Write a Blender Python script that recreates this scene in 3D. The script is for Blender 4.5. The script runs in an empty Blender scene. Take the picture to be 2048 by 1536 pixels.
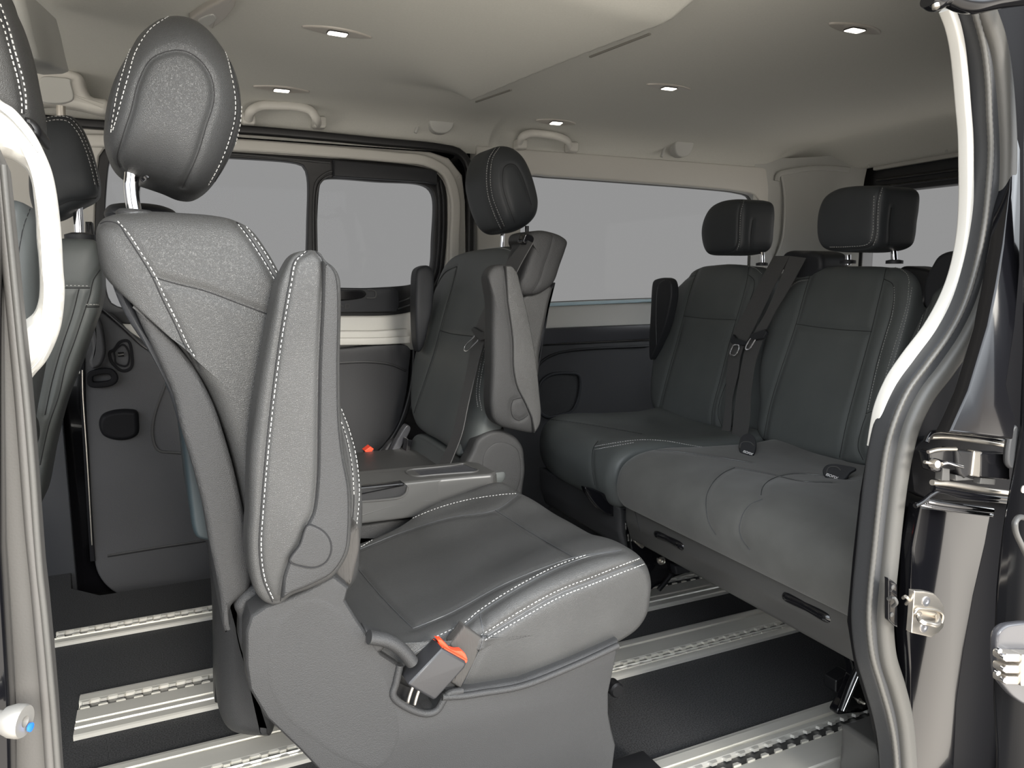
import bpy, bmesh, math, random
import numpy as np
from mathutils import Vector, Matrix
from mathutils.bvhtree import BVHTree
S = bpy.context.scene
COL = S.collection
random.seed(4)
# ------------------------------------------------------------------ camera
F = 1520.0
CAM = np.array([0.0, 0.0, 0.81])
def _basis():
    d = np.array([4300 - 1024, 768 - 545, -F]); X = d / np.linalg.norm(d)
    vx = 1024 - (F * F + (768 - 545) * (768 - 550)) / (4300 - 1024)
    d = np.array([vx - 1024, 768 - 550, -F]); Y = d / np.linalg.norm(d)
    Z = np.cross(X, Y); Z /= np.linalg.norm(Z); Y = np.cross(Z, X)
    return np.array([X, Y, Z])
R = _basis()
cd = bpy.data.cameras.new('camera'); cam = bpy.data.objects.new('camera', cd); COL.objects.link(cam)
cd.sensor_width = 36; cd.lens = F / 2048 * 36; cd.clip_start = 0.02; cd.clip_end = 200
cam.matrix_world = Matrix.Translation(Vector(CAM)) @ Matrix([list(r) for r in R]).to_4x4()
S.camera = cam
S.view_settings.view_transform = 'Standard'; S.view_settings.look = 'None'
S.view_settings.gamma = 1; S.view_settings.exposure = 0.0; S.view_settings.use_curve_mapping = False
# ------------------------------------------------------------------ world: overcast grey beyond the van, bright yard on the open door side
W = bpy.data.worlds.new('world'); S.world = W; W.use_nodes = True
n = W.node_tree.nodes; l = W.node_tree.links; n.clear()
tc = n.new('ShaderNodeTexCoord'); sp = n.new('ShaderNodeSeparateXYZ'); l.new(tc.outputs['Generated'], sp.inputs[0])
ry = n.new('ShaderNodeMapRange'); ry.interpolation_type = 'SMOOTHSTEP'; ry.inputs[1].default_value = -0.02; ry.inputs[2].default_value = -0.45
l.new(sp.outputs[1], ry.inputs[0])
rz = n.new('ShaderNodeValToRGB'); mz = n.new('ShaderNodeMapRange'); mz.inputs[1].default_value = -1; mz.inputs[2].default_value = 1
l.new(sp.outputs[2], mz.inputs[0]); l.new(mz.outputs[0], rz.inputs[0])
cr = rz.color_ramp; cr.elements[0].position = 0.0; cr.elements[0].color = (3.6, 3.25, 2.8, 1)
cr.elements[1].position = 1.0; cr.elements[1].color = (5.5, 5.8, 6.2, 1)
for p, c in ((0.40, (4.25, 4.0, 3.65, 1)), (0.49, (1.6, 1.45, 1.3, 1)), (0.56, (1.8, 1.9, 2.0, 1)), (0.66, (7, 7.4, 7.8, 1))):
    e = cr.elements.new(p); e.color = c
mx = n.new('ShaderNodeMix'); mx.data_type = 'RGBA'; mx.inputs[6].default_value = (0.305, 0.305, 0.305, 1)
l.new(ry.outputs[0], mx.inputs[0]); l.new(rz.outputs[0], mx.inputs[7])
bg = n.new('ShaderNodeBackground'); bg.inputs[1].default_value = 1.0; l.new(mx.outputs[2], bg.inputs[0])
wo = n.new('ShaderNodeOutputWorld'); l.new(bg.outputs[0], wo.inputs[0])
# ------------------------------------------------------------------ sun
sl = bpy.data.lights.new('sun', 'SUN'); sl.energy = 4.6; sl.angle = math.radians(14); sl.color = (1.0, 0.95, 0.86)
so = bpy.data.objects.new('sun', sl); COL.objects.link(so)
so.rotation_euler = Vector((-0.06, 0.88, -0.33)).to_track_quat('-Z', 'Y').to_euler()

# ------------------------------------------------------------------ helpers
def V3(*a): return np.array(a, float)
def ray(px, py): return R @ np.array([px - 1024, 768 - py, -F])
def at(px, py, **k):
    r = ray(px, py); a, v = list(k.items())[0]; i = 'xyz'.index(a)
    return CAM + (v - CAM[i]) / r[i] * r
def on(px, py, P, N):
    r = ray(px, py); return CAM + np.dot(P - CAM, N) / np.dot(r, N) * r
def yb(pts, y, d): return [at(px, py, y=y + d) - np.array([0, d, 0]) for px, py in pts]   # widest part lies d behind the cap
def ys(pts, y): return [at(px, py, y=y) for px, py in pts]

def tag(o, label=None, cat=None, group=None, kind=None):
    if label: o['label'] = label
    if cat: o['category'] = cat
    if group: o['group'] = group
    if kind: o['kind'] = kind
    return o
def thing(name, label, cat, loc=(0, 0, 0), group=None):
    o = bpy.data.objects.new(name, None); COL.objects.link(o); o.location = loc; o.empty_display_size = 0.05
    return tag(o, label, cat, group)
def link(name, me, mat, parent=None):
    o = bpy.data.objects.new(name, me); COL.objects.link(o)
    if mat: me.materials.append(mat)
    if parent is not None:
        o.parent = parent
        if parent.type == 'EMPTY': o.matrix_parent_inverse = Matrix.Translation(parent.location).inverted()
    return o
def raw(name, v, f, mat, parent=None, smooth=True, sharp=None):
    me = bpy.data.meshes.new(name); me.from_pydata([tuple(map(float, p)) for p in v], [], f); me.update()
    bm = bmesh.new(); bm.from_mesh(me); bmesh.ops.recalc_face_normals(bm, faces=bm.faces); bm.to_mesh(me); bm.free()
    if smooth:
        me.polygons.foreach_set('use_smooth', [True] * len(me.polygons))
        if sharp: me.set_sharp_from_angle(angle=math.radians(sharp))
    return link(name, me, mat, parent)
class MB:
    def __init__(s): s.v = []; s.f = []
    def add(s, v, f):
        b = len(s.v); s.v += [tuple(map(float, p)) for p in v]; s.f += [tuple(i + b for i in q) for q in f]; return s
    def build(s, name, mat, parent=None, sharp=35): return raw(name, s.v, s.f, mat, parent, True, sharp)
def catmull(P, N, closed=True):
    P = np.array(P, float); m = len(P); out = []
    segs = m if closed else m - 1
    k = 14
    for i in range(segs):
        if closed: a, b, c, d = P[i - 1], P[i], P[(i + 1) % m], P[(i + 2) % m]
        else: b, c = P[i], P[i + 1]; a = P[i - 1] if i else 2 * b - c; d = P[i + 2] if i + 2 < m else 2 * c - b
        t1 = max(np.linalg.norm(b - a), 1e-9) ** .5; t2 = max(np.linalg.norm(c - b), 1e-9) ** .5; t3 = max(np.linalg.norm(d - c), 1e-9) ** .5
        m1 = (c - b) + t2 * ((b - a) / t1 - (c - a) / (t1 + t2)) ; m2 = (c - b) + t2 * ((d - c) / t3 - (d - b) / (t2 + t3))
        for j in range(k):
            t = j / k
            out.append((2*t**3-3*t*t+1)*b + (t**3-2*t*t+t)*m1 + (-2*t**3+3*t*t)*c + (t**3-t*t)*m2)
    if not closed: out.append(P[-1])
    return resample(out, N, closed)
def resample(P, N, closed=True):
    P = np.array(P, float)
    if closed: P = np.vstack([P, P[:1]])
    d = np.r_[0, np.cumsum(np.linalg.norm(np.diff(P, axis=0), axis=1))]
    s = np.linspace(0, d[-1], N, endpoint=not closed)
    return np.stack([np.interp(s, d, P[:, i]) for i in range(P.shape[1])], 1)
def chain(A, B, y, n=90):
    """outline from two smooth sides drawn as separate runs"""
    o = []
    for L in (A, B): o += [(float(q[0]), float(q[2])) for q in catmull(ys(L, y), n, False)]
    return o
def plane_axes(E):
    e = np.array(E, float); e /= np.linalg.norm(e)
    h = V3(0, 0, 1) if abs(e[2]) < .8 else V3(1, 0, 0)
    u = np.cross(h, e); u /= np.linalg.norm(u); return e, u, np.cross(e, u)
def slab(name, pts, E, mat, parent=None, ri=.01, rd=.01, ri2=None, rd2=None, N=140, nr=6, nc=12, nm=4, dome=0, dome2=0, spline=True, sharp=None, mb=None, taper=1.0, pil=None):
    """outline (3-D points) carried along E with rounded rims, an inner rim inset ri over depth rd, domed caps"""
    P = np.array(pts, float); E = np.array(E, float); D = np.linalg.norm(E); e, u, v = plane_axes(E)
    ri2 = ri if ri2 is None else ri2; rd2 = rd if rd2 is None else rd2
    P = catmull(P, N) if spline else resample(P, N)
    c0 = P.mean(0); Q = np.stack([(P - c0) @ u, (P - c0) @ v], 1); h = ((P - c0) @ e)[:, None]
    A = 0.5 * np.sum(Q[:, 0] * np.roll(Q[:, 1], -1) - np.roll(Q[:, 0], -1) * Q[:, 1])
    if A < 0: Q = Q[::-1]; h = h[::-1]
    T = np.roll(Q, -1, 0) - np.roll(Q, 1, 0); T /= np.linalg.norm(T, axis=1)[:, None] + 1e-12
    Nn = np.stack([-T[:, 1], T[:, 0]], 1)
    for _ in range(3): Nn = (Nn + np.roll(Nn, 1, 0) + np.roll(Nn, -1, 0)) / 3
    rings = []
    def w(q, z, s=1.0): return c0 + q[:, :1] * u + q[:, 1:] * v + (z + h * s) * e
    mn, mxx = Q.min(0), Q.max(0)
    def bump2(q):
        a = 2 * (q - mn) / (mxx - mn) - 1; return np.clip(1 - np.abs(a[:, 0]) ** 2.5, 0, 1) * np.clip(1 - np.abs(a[:, 1]) ** 2.5, 0, 1)
    def capr(r, z, dm, sgn):
        q0 = Q + Nn * r; out = []
        for k in range(nc):
            s = (k + .4) / nc; out.append(w(q0 * s, z, s) - (e * sgn) * (dm * bump2(q0 * s) * (1 - s ** 6))[:, None])
        return out
    if pil:
        ss = [math.sin((k + .5) / (nc + nr) * math.pi / 2) for k in range(nc + nr)]
        dz = [(1 - (1 - s ** pil) ** (1 / pil)) for s in ss]
        near = []
        rings += [w(Q * s, rd * z, s) for s, z in zip(ss, dz)]
        for k in range(0, nm + 1): rings.append(w(Q, rd + (D - rd - rd2) * k / nm))
        rings += [w(Q * s, D - rd2 * z, s) for s, z in list(zip(ss, dz))[::-1]]
        return _skin(name, rings, N, mat, parent, sharp)
    near = capr(ri, 0, dome, 1)
    rings += near
    for k in range(nr + 1):
        a = k / nr * math.pi / 2; rings.append(w(Q + Nn * ri * (1 - math.sin(a)), rd * (1 - math.cos(a))))
    for k in range(1, nm):
        rings.append(w(Q * (1 + (taper - 1) * k / nm), rd + (D - rd - rd2) * k / nm))
    for k in range(nr + 1):
        a = (1 - k / nr) * math.pi / 2; rings.append(w(Q * taper + Nn * ri2 * (1 - math.sin(a)), D - rd2 * (1 - math.cos(a))))
    q0 = Q * taper + Nn * ri2
    for k in range(nc - 1, -1, -1):
        s = (k + .4) / nc; rings.append(w(q0 * s, D, s) + e * (dome2 * bump2(q0 * s) * (1 - s ** 6))[:, None])
    verts = np.vstack(rings); f = []
    m = len(rings)
    for r in range(m - 1):
        for i in range(N):
            j = (i + 1) % N; f.append((r * N + i, r * N + j, (r + 1) * N + j, (r + 1) * N + i))
    f.append(tuple(range(N - 1, -1, -1))); f.append(tuple((m - 1) * N + i for i in range(N)))
    if mb is not None: return mb.add(verts, f)
    return raw(name, verts, f, mat, parent, True, sharp)
def _skin(name, rings, N, mat, parent, sharp):
    m = len(rings); f = []
    for r in range(m - 1):
        for i in range(N):
            j = (i + 1) % N; f.append((r * N + i, r * N + j, (r + 1) * N + j, (r + 1) * N + i))
    f.append(tuple(range(N - 1, -1, -1))); f.append(tuple((m - 1) * N + i for i in range(N)))
    return raw(name, np.vstack(rings), f, mat, parent, True, sharp)
def sweep_data(P, prof, up=(0, 0, 1), closed=False, upl=None):
    P = np.array(P, float); n_ = len(P)
    T = np.gradient(P, axis=0) if not closed else np.roll(P, -1, 0) - np.roll(P, 1, 0)
    T /= np.linalg.norm(T, axis=1)[:, None] + 1e-12
    v = []; f = []; K = len(prof)
    for i in range(n_):
        U = np.array(upl[i] if upl is not None else up, float)
        s = np.cross(T[i], U); s /= np.linalg.norm(s) + 1e-12; w_ = np.cross(s, T[i])
        for a, b in prof: v.append(P[i] + a * s + b * w_)
    m = n_ if closed else n_ - 1
    for i in range(m):
        for k in range(K):
            a, b = i * K + k, i * K + (k + 1) % K; c, d = ((i + 1) % n_) * K + (k + 1) % K, ((i + 1) % n_) * K + k
            f.append((a, b, c, d))
    if not closed: f.append(tuple(range(K - 1, -1, -1))); f.append(tuple((n_ - 1) * K + k for k in range(K)))
    return v, f
def sweep(name, P, prof, mat, parent=None, up=(0, 0, 1), closed=False, N=None, sharp=35, mb=None, upl=None):
    if N: P = catmull(P, N, closed)
    v, f = sweep_data(P, prof, up, closed, upl)
    if mb is not None: return mb.add(v, f)
    return raw(name, v, f, mat, parent, True, sharp)
def circ(r, k=12, r2=None): return [(r * math.cos(a), (r2 or r) * math.sin(a)) for a in [2 * math.pi * i / k for i in range(k)]]
def rrect(a, b, r, k=4):
    o = []
    for cx, cy, s in ((a - r, b - r, 0), (-a + r, b - r, 1), (-a + r, -b + r, 2), (a - r, -b + r, 3)):
        for i in range(k + 1):
            t = (s + i / k) * math.pi / 2; o.append((cx + r * math.cos(t), cy + r * math.sin(t)))
    return o
def hint(P):
    d = np.array(P[-1]) - np.array(P[0]); return (0, 1, 0) if abs(d[1]) < .7 * np.linalg.norm(d) else (0, 0, 1)
def tube(name, P, r, mat, parent=None, N=24, closed=False, k=12, mb=None, r2=None, up=None):
    return sweep(name, P, circ(r, k, r2), mat, parent, up or hint(P), closed, N, 60, mb)
def box(name, lo, hi, mat, parent=None, r=.004, seg=3, mb=None, M=None):
    bm = bmesh.new(); bmesh.ops.create_cube(bm, size=1)
    lo = np.array(lo, float); hi = np.array(hi, float); c = (lo + hi) / 2; s = np.abs(hi - lo)
    for v in bm.verts: v.co = Vector((c[0] + v.co.x * s[0], c[1] + v.co.y * s[1], c[2] + v.co.z * s[2]))
    if r: bmesh.ops.bevel(bm, geom=list(bm.edges), offset=min(r, s.min() * .45), segments=seg, profile=.5, affect='EDGES')
    if M is not None: bmesh.ops.transform(bm, matrix=M, verts=bm.verts)
    bm.verts.index_update()
    v = [tuple(x.co) for x in bm.verts]; f = [tuple(x.index for x in q.verts) for q in bm.faces]; bm.free()
    if mb is not None: return mb.add(v, f)
    return raw(name, v, f, mat, parent, True, 40)
def disc(name, c, axis, prof, mat, parent=None, k=32, mb=None):
    """lathe: prof = [(radius, height along axis)]"""
    e, u, v = plane_axes(axis); c = np.array(c, float); vv = []; f = []
    for r, h in prof:
        for i in range(k):
            a = 2 * math.pi * i / k; vv.append(c + e * h + (u * math.cos(a) + v * math.sin(a)) * max(r, 1e-5))
    for j in range(len(prof) - 1):
        for i in range(k): f.append((j * k + i, j * k + (i + 1) % k, (j + 1) * k + (i + 1) % k, (j + 1) * k + i))
    f.append(tuple(range(k))); f.append(tuple((len(prof) - 1) * k + i for i in range(k)))
    if mb is not None: return mb.add(vv, f)
    return raw(name, vv, f, mat, parent, True, 35)
def ribbon(name, L, Rr, mat, parent=None, t=.0015, N=40, mb=None):
    L = catmull(L, N, False); Rr = catmull(Rr, N, False); v = []; f = []
    for i in range(N):
        a = L[i]; b = Rr[i]; T = L[min(i + 1, N - 1)] - L[max(i - 1, 0)]; nn = np.cross(T, b - a); nn /= np.linalg.norm(nn) + 1e-12
        v += [a + nn * t / 2, b + nn * t / 2, b - nn * t / 2, a - nn * t / 2]
    for i in range(N - 1):
        for k in range(4): f.append((i * 4 + k, i * 4 + (k + 1) % 4, (i + 1) * 4 + (k + 1) % 4, (i + 1) * 4 + k))
    f += [(0, 1, 2, 3), tuple((N - 1) * 4 + k for k in range(4))]
    if mb is not None: return mb.add(v, f)
    return raw(name, v, f, mat, parent, True, 35)
def plate(name, outer, holes, t, mat, parent, org, u, v, bev=.003, res=2):
    """flat board with rounded edges and real holes; 2-D outlines in the frame org,u,v; thickness t along u x v"""
    cu = bpy.data.curves.new(name, 'CURVE'); cu.dimensions = '2D'; cu.fill_mode = 'BOTH'
    for poly in [outer] + holes:
        s = cu.splines.new('POLY'); s.points.add(len(poly) - 1); s.use_cyclic_u = True
        for p, (a, b) in zip(s.points, poly): p.co = (a, b, 0, 1)
    cu.extrude = max(t / 2 - bev, .0002); cu.bevel_depth = bev; cu.bevel_resolution = res; cu.offset = -bev
    tmp = bpy.data.objects.new('tmp', cu); COL.objects.link(tmp)
    dg = bpy.context.evaluated_depsgraph_get(); me = bpy.data.meshes.new_from_object(tmp.evaluated_get(dg))
    bpy.data.objects.remove(tmp); bpy.data.curves.remove(cu)
    u = np.array(u, float); v = np.array(v, float); w_ = np.cross(u, v); org = np.array(org, float)
    for q in me.vertices:
        c = org + q.co.x * u + q.co.y * v + q.co.z * w_; q.co = c
    vv = [tuple(q.co) for q in me.vertices]; ff = [tuple(p.vertices) for p in me.polygons]; bpy.data.meshes.remove(me)
    o = raw(name, vv, ff, mat, parent, True, 30)
    bm = bmesh.new(); bm.from_mesh(o.data); bmesh.ops.remove_doubles(bm, verts=bm.verts, dist=1e-5); bmesh.ops.recalc_face_normals(bm, faces=bm.faces); bm.to_mesh(o.data); bm.free()
    o.data.set_sharp_from_angle(angle=math.radians(30)); return o
def cut(name, pts, t, mat, parent=None, bev=.003):
    """board of thickness t behind a flat outline given in 3-D (any shape)"""
    P = np.array(pts, float); c = P.mean(0); U, s_, Vt = np.linalg.svd(P - c); nn = Vt[2]
    if np.dot(nn, CAM - c) < 0: nn = -nn
    u = Vt[0]; v = np.cross(nn, u)
    return plate(name, [(float((p - c) @ u), float((p - c) @ v)) for p in P], [], t, mat, parent, c - nn * t / 2, u, v, bev)
def bvh(o):
    me = o.data; return BVHTree.FromPolygons([v.co.copy() for v in me.vertices], [tuple(p.vertices) for p in me.polygons])
def cast(tree, px, n_=None, eps=0.0006):
    """follow a line drawn over the surface: returns points on it and their normals"""
    P = catmull(np.array([(x, y, 0) for x, y in px], float), n_ or max(8, int(sum(math.dist(px[i], px[i + 1]) for i in range(len(px) - 1)) / 5)), False)
    out = []; nn = []
    for p in P:
        d = Vector(ray(p[0], p[1])).normalized(); h, no, i, t = tree.ray_cast(Vector(CAM), d)
        if h is None: continue
        if no.dot(d) > 0: no = -no
        out.append(np.array(h + no * eps)); nn.append(np.array(no))
    return np.array(out), np.array(nn)
def runs(P, Nn, jump=.03):
    if len(P) < 3: return []
    r = []; s = 0
    for i in range(1, len(P)):
        if np.linalg.norm(P[i] - P[i - 1]) > jump:
            if i - s > 2: r.append((P[s:i], Nn[s:i]))
            s = i
    if len(P) - s > 2: r.append((P[s:], Nn[s:]))
    return r
def groove(o, lines, depth=.003, width=.005):
    me = o.data; co = np.empty(len(me.vertices) * 3); me.vertices.foreach_get('co', co); co = co.reshape(-1, 3)
    no = np.empty(len(me.vertices) * 3); me.vertices.foreach_get('normal', no); no = no.reshape(-1, 3)
    dm = np.full(len(co), 9.0)
    for L in lines:
        if len(L) < 2: continue
        L = resample(L, max(4, int(np.sum(np.linalg.norm(np.diff(L, axis=0), axis=1)) / .002)), False)
        for i in range(0, len(L), 64):
            d = np.linalg.norm(co[:, None, :] - L[None, i:i + 64], axis=2).min(1); dm = np.minimum(dm, d)
    co -= no * (depth * np.exp(-(dm / width) ** 2))[:, None]
    me.vertices.foreach_set('co', co.ravel()); me.update()
def seams(o, seam=(), stitch=(), depth=.003, width=.006, r=.0007, sr=.0006, dash=.0036, gap=.0026, tm=None, sm=None):
    t = bvh(o); ls = []
    for px in seam:
        P, Nn = cast(t, px, eps=0)
        ls += [a for a, b in runs(P, Nn)]
    if ls and depth: groove(o, ls, depth, width)
    t = bvh(o)
    if seam:
        mb = MB()
        for px in seam:
            P, Nn = cast(t, px, eps=.0001)
            for a, b in runs(P, Nn): sweep('', a, circ(r, 6), None, None, mb=mb, upl=b)
        if mb.v: mb.build('seam', tm or M['seam'], o)
    if stitch:
        mb = MB()
        for px in stitch:
            P, Nn = cast(t, px, eps=.0005)
            for a, b in runs(P, Nn):
                L = np.sum(np.linalg.norm(np.diff(a, axis=0), axis=1)); k = max(4, int(L / .001)); q = resample(a, k, False); qn = resample(b, k, False)
                st = L / (k - 1); i = 0.0
                while i + dash < L:
                    i0 = int(i / st); i1 = min(k - 1, int((i + dash) / st))
                    if i1 - i0 >= 2:
                        seg = q[[i0, (i0 + i1) // 2, i1]]; sn = qn[[i0, (i0 + i1) // 2, i1]]
                        sweep('', seg, [(sr * 1.1, 0), (0, sr), (-sr * 1.1, 0), (0, -sr)], None, None, mb=mb, upl=sn)
                    i += dash + gap
        if mb.v: mb.build('stitching', sm or M['thread'], o)

# ------------------------------------------------------------------ materials
M = {}
def mat(name, col, rough=.5, metal=0, bump=0, bscale=400, spec=.5, coat=0, var=0, vscale=6, kind='noise', sheen=0, emis=None, rvar=0, stretch=None):
    m = bpy.data.materials.new(name); m.use_nodes = True; nt = m.node_tree; b = nt.nodes['Principled BSDF']
    b.inputs['Base Color'].default_value = (*col, 1); b.inputs['Roughness'].default_value = rough; b.inputs['Metallic'].default_value = metal
    b.inputs['Specular IOR Level'].default_value = spec; b.inputs['Coat Weight'].default_value = coat; b.inputs['Coat Roughness'].default_value = .03
    b.inputs['Sheen Weight'].default_value = sheen
    t = nt.nodes.new('ShaderNodeTexCoord'); mp = nt.nodes.new('ShaderNodeMapping'); nt.links.new(t.outputs['Object'], mp.inputs[0])
    if stretch: mp.inputs['Scale'].default_value = stretch
    if bump:
        if kind == 'voro': x = nt.nodes.new('ShaderNodeTexVoronoi'); x.feature = 'DISTANCE_TO_EDGE'; x.inputs['Scale'].default_value = bscale; out = x.outputs['Distance']
        else: x = nt.nodes.new('ShaderNodeTexNoise'); x.inputs['Scale'].default_value = bscale; x.inputs['Detail'].default_value = 3; out = x.outputs['Fac']
        nt.links.new(mp.outputs[0], x.inputs['Vector'])
        bu = nt.nodes.new('ShaderNodeBump'); bu.inputs['Strength'].default_value = bump; bu.inputs['Distance'].default_value = .001
        nt.links.new(out, bu.inputs['Height']); nt.links.new(bu.outputs[0], b.inputs['Normal'])
    if var:
        x = nt.nodes.new('ShaderNodeTexNoise'); x.inputs['Scale'].default_value = vscale; x.inputs['Detail'].default_value = 5; nt.links.new(mp.outputs[0], x.inputs['Vector'])
        r = nt.nodes.new('ShaderNodeValToRGB'); r.color_ramp.elements[0].position = .3; r.color_ramp.elements[1].position = .7
        r.color_ramp.elements[0].color = (*[c * (1 - var) for c in col], 1); r.color_ramp.elements[1].color = (*[c * (1 + var) for c in col], 1)
        nt.links.new(x.outputs['Fac'], r.inputs[0]); nt.links.new(r.outputs[0], b.inputs['Base Color'])
    if emis:
        b.inputs['Emission Color'].default_value = (*emis[0], 1); b.inputs['Emission Strength'].default_value = emis[1]
    M[name] = m; return m
mat('leather_head', (.032, .035, .038), .5, bump=.12, bscale=700, var=.1, vscale=7, spec=0.35)  # darker leather copy, lighting contrast of the headrests put into its colour
mat('leather', (.043, .043, .0425), .42, bump=.6, bscale=640, kind='voro', var=.12, vscale=9, spec=0.32)
mat('leather_smooth', (.078, .084, .083), .46, bump=.12, bscale=700, var=.1, vscale=7, spec=0.3)
mat('suede', (.072, .072, .068), .7, bump=.15, bscale=900, var=.12, vscale=14, sheen=.15, spec=0.2)
mat('plastic', (.034, .034, .0345), .45, bump=.8, bscale=900, var=.05, spec=0.28)
mat('plastic_dark', (.022, .023, .026), .5, bump=.3, bscale=900, spec=0.3)
mat('plastic_mid', (.034, .034, .036), .55, bump=.3, bscale=700, var=.08, vscale=4, spec=0.3)
mat('plastic_gloss', (.05, .05, .055), .22)
mat('grey_panel', (.062, .061, .059), .35, spec=0.35)
mat('cream', (.48, .468, .435), .5, bump=.1, bscale=900)
mat('cream_dark', (.38, .38, .36), .6, bump=.15, bscale=900)
mat('headliner', (.455, .452, .418), .95, bump=.25, bscale=1200, var=.03, vscale=300, spec=.1)
mat('carpet', (.029, .029, .030), .95, bump=1.0, bscale=1300, var=.6, vscale=420, spec=.15)
mat('carpet_dark', (.010, .010, .011), .95, bump=1.0, bscale=1300, var=.5, vscale=420, spec=.1)
mat('aluminium', (.78, .76, .70), .42, metal=.75, bump=.06, bscale=300, var=.05, vscale=20, stretch=(.04, 1, 1))
mat('alu_slot', (.035, .035, .035), .5, metal=.4)
mat('chrome', (.9, .9, .92), .06, metal=1)
mat('steel', (.62, .58, .52), .3, metal=.9, bump=.05)
mat('black_paint', (.004, .004, .005), .12, spec=.2, coat=.35)
mat('black_dull', (.008, .008, .009), .4, spec=.04, bump=.05, bscale=200)
mat('black', (.006, .006, .007), .45)
mat('black_gloss', (.006, .006, .007), .12)
mat('rubber', (.030, .031, .033), .5, bump=.2, bscale=500)
mat('rubber_grey', (.065, .063, .058), .5, bump=.15, bscale=300)
mat('seal_trim', (.075, .071, .066), .55, bump=.15, bscale=500)
mat('webbing', (.068, .067, .067), .6, bump=.8, bscale=260, stretch=(1, 1, 9), spec=.4)
mat('red', (.85, .06, .02), .35)
mat('thread', (.36, .36, .35), .7)
mat('seam', (.006, .006, .007), .8)
mat('seam_light', (.20, .20, .2), .6)
mat('piping', (.045, .047, .05), .4)
mat('slot_shadow', (.13, .125, .11), .8)
mat('blue', (.02, .16, .9), .5)
mat('print', (.8, .8, .8), .6)
mat('mesh_cloth', (.012, .012, .013), .6, bump=1, bscale=800, kind='voro')
mat('elastic', (.040, .037, .034), .8, bump=.8, bscale=500, stretch=(1, 1, .15))
mat('lamp', (1, 1, 1), .3, emis=((1, .93, .8), 3.0))
mat('lamp_grey', (.33, .31, .28), .35)
mat('pocket', (.010, .018, .022), .6)
g = bpy.data.materials.new('glass'); g.use_nodes = True; nt = g.node_tree; nt.nodes.clear()
tr = nt.nodes.new('ShaderNodeBsdfTransparent'); gl = nt.nodes.new('ShaderNodeBsdfGlossy'); gl.inputs['Roughness'].default_value = .02
ms = nt.nodes.new('ShaderNodeMixShader'); ms.inputs[0].default_value = .004; ou = nt.nodes.new('ShaderNodeOutputMaterial')
tr.inputs[0].default_value = (.97, .97, .97, 1)
nt.links.new(tr.outputs[0], ms.inputs[1]); nt.links.new(gl.outputs[0], ms.inputs[2]); nt.links.new(ms.outputs[0], ou.inputs[0]); M['glass'] = g
#BODY
# ================================================================== THE VAN BODY
def st(o): o['kind'] = 'structure'; return o
def XZ(px, y): return [(float(a[0]), float(a[2])) for a in (at(p[0], p[1], y=y) for p in px)]
def smooth2(P, N=90):
    return [(float(a), float(b)) for a, b, c in catmull([(x, y, 0) for x, y in P], N)]
def rr2(x0, x1, z0, z1, r, k=6):
    o = []
    for cx, cz, s in ((x1 - r, z1 - r, 0), (x0 + r, z1 - r, 1), (x0 + r, z0 + r, 2), (x1 - r, z0 + r, 3)):
        for i in range(k + 1):
            t = (s + i / k) * math.pi / 2; o.append((cx + r * math.cos(t), cz + r * math.sin(t)))
    return o
def yplate(name, outer, holes, yf, t, mat, parent=None, bev=.003):
    return plate(name, outer, holes, t, mat, parent, (0, yf + t / 2, 0), (1, 0, 0), (0, 0, 1), bev)
FW = 2.30
# floor: carpeted deck with the step well of the far door cut out of it
fl = plate('floor', [(-1.4, .60), (2.5, .60), (2.5, 2.42), (.95, 2.42), (.93, 2.2), (.86, 2.12), (-.17, 2.12), (-.24, 2.2), (-.26, 2.42), (-1.4, 2.42)], [], .06, M['carpet'], None, (0, 0, -.03), (1, 0, 0), (0, 1, 0), .003)
st(fl)
st(box('trim_1', (-.4, 2.0, -.16), (1.0, 2.45, -.10), M['carpet_dark'], None, .01))
st(box('trim_2', (-1.4, .60, -.45), (2.5, 2.42, -.20), M['black'], None, .01))
# ceiling lining
prof = catmull([(.625, 0, 1.235), (.65, 0, 1.248), (.72, 0, 1.27), (.85, 0, 1.288), (1.15, 0, 1.298), (1.5, 0, 1.302), (1.9, 0, 1.298), (2.1, 0, 1.291), (2.2, 0, 1.282), (2.265, 0, 1.262), (2.298, 0, 1.232), (2.312, 0, 1.19)], 110, False)
sst = lambda a, b, t: (lambda q: q * q * (3 - 2 * q))(min(1, max(0, (t - a) / (b - a))))
xs = list(np.arange(-1.5, .70, .03)) + list(np.arange(.70, 1.0, .006)) + list(np.arange(1.0, 2.2, .03)) + list(np.arange(2.2, 2.405, .012))
v = []; f = []
for x in xs:
    for p in prof:
        y, z = p[0], p[2]
        lip = .785 + (1.95 - y) * .125
        wy = sst(1.08, 1.22, y) * (1 - sst(1.93 - .55 * min(1, max(0, (lip - x) / .45)), 1.99, y))
        h = .036 * sst(lip - .5, lip - .03, x) * wy * (1 - sst(lip, lip + .012, x))
        h += .012 * math.exp(-((x - lip - .12) / .09) ** 2) * sst(1.6, 2.0, y) * 0
        e = sst(2.24, 2.40, x); z2 = z - h - .10 * e ** 2 * (1 - .2 * 0)
        v.append((x, y, z2))
K = len(prof)
for i in range(len(xs) - 1):
    for j in range(K - 1): f.append((i * K + j, (i + 1) * K + j, (i + 1) * K + j + 1, i * K + j + 1))
ce = raw('ceiling', v, f, M['headliner']); st(ce)
CT = bvh(ce)
st(box('roof_slab', (-1.5, .60, 1.33), (2.5, 2.42, 1.37), M['black_paint'], None, .01))  # unseen van roof above the lining, added to block light
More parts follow.
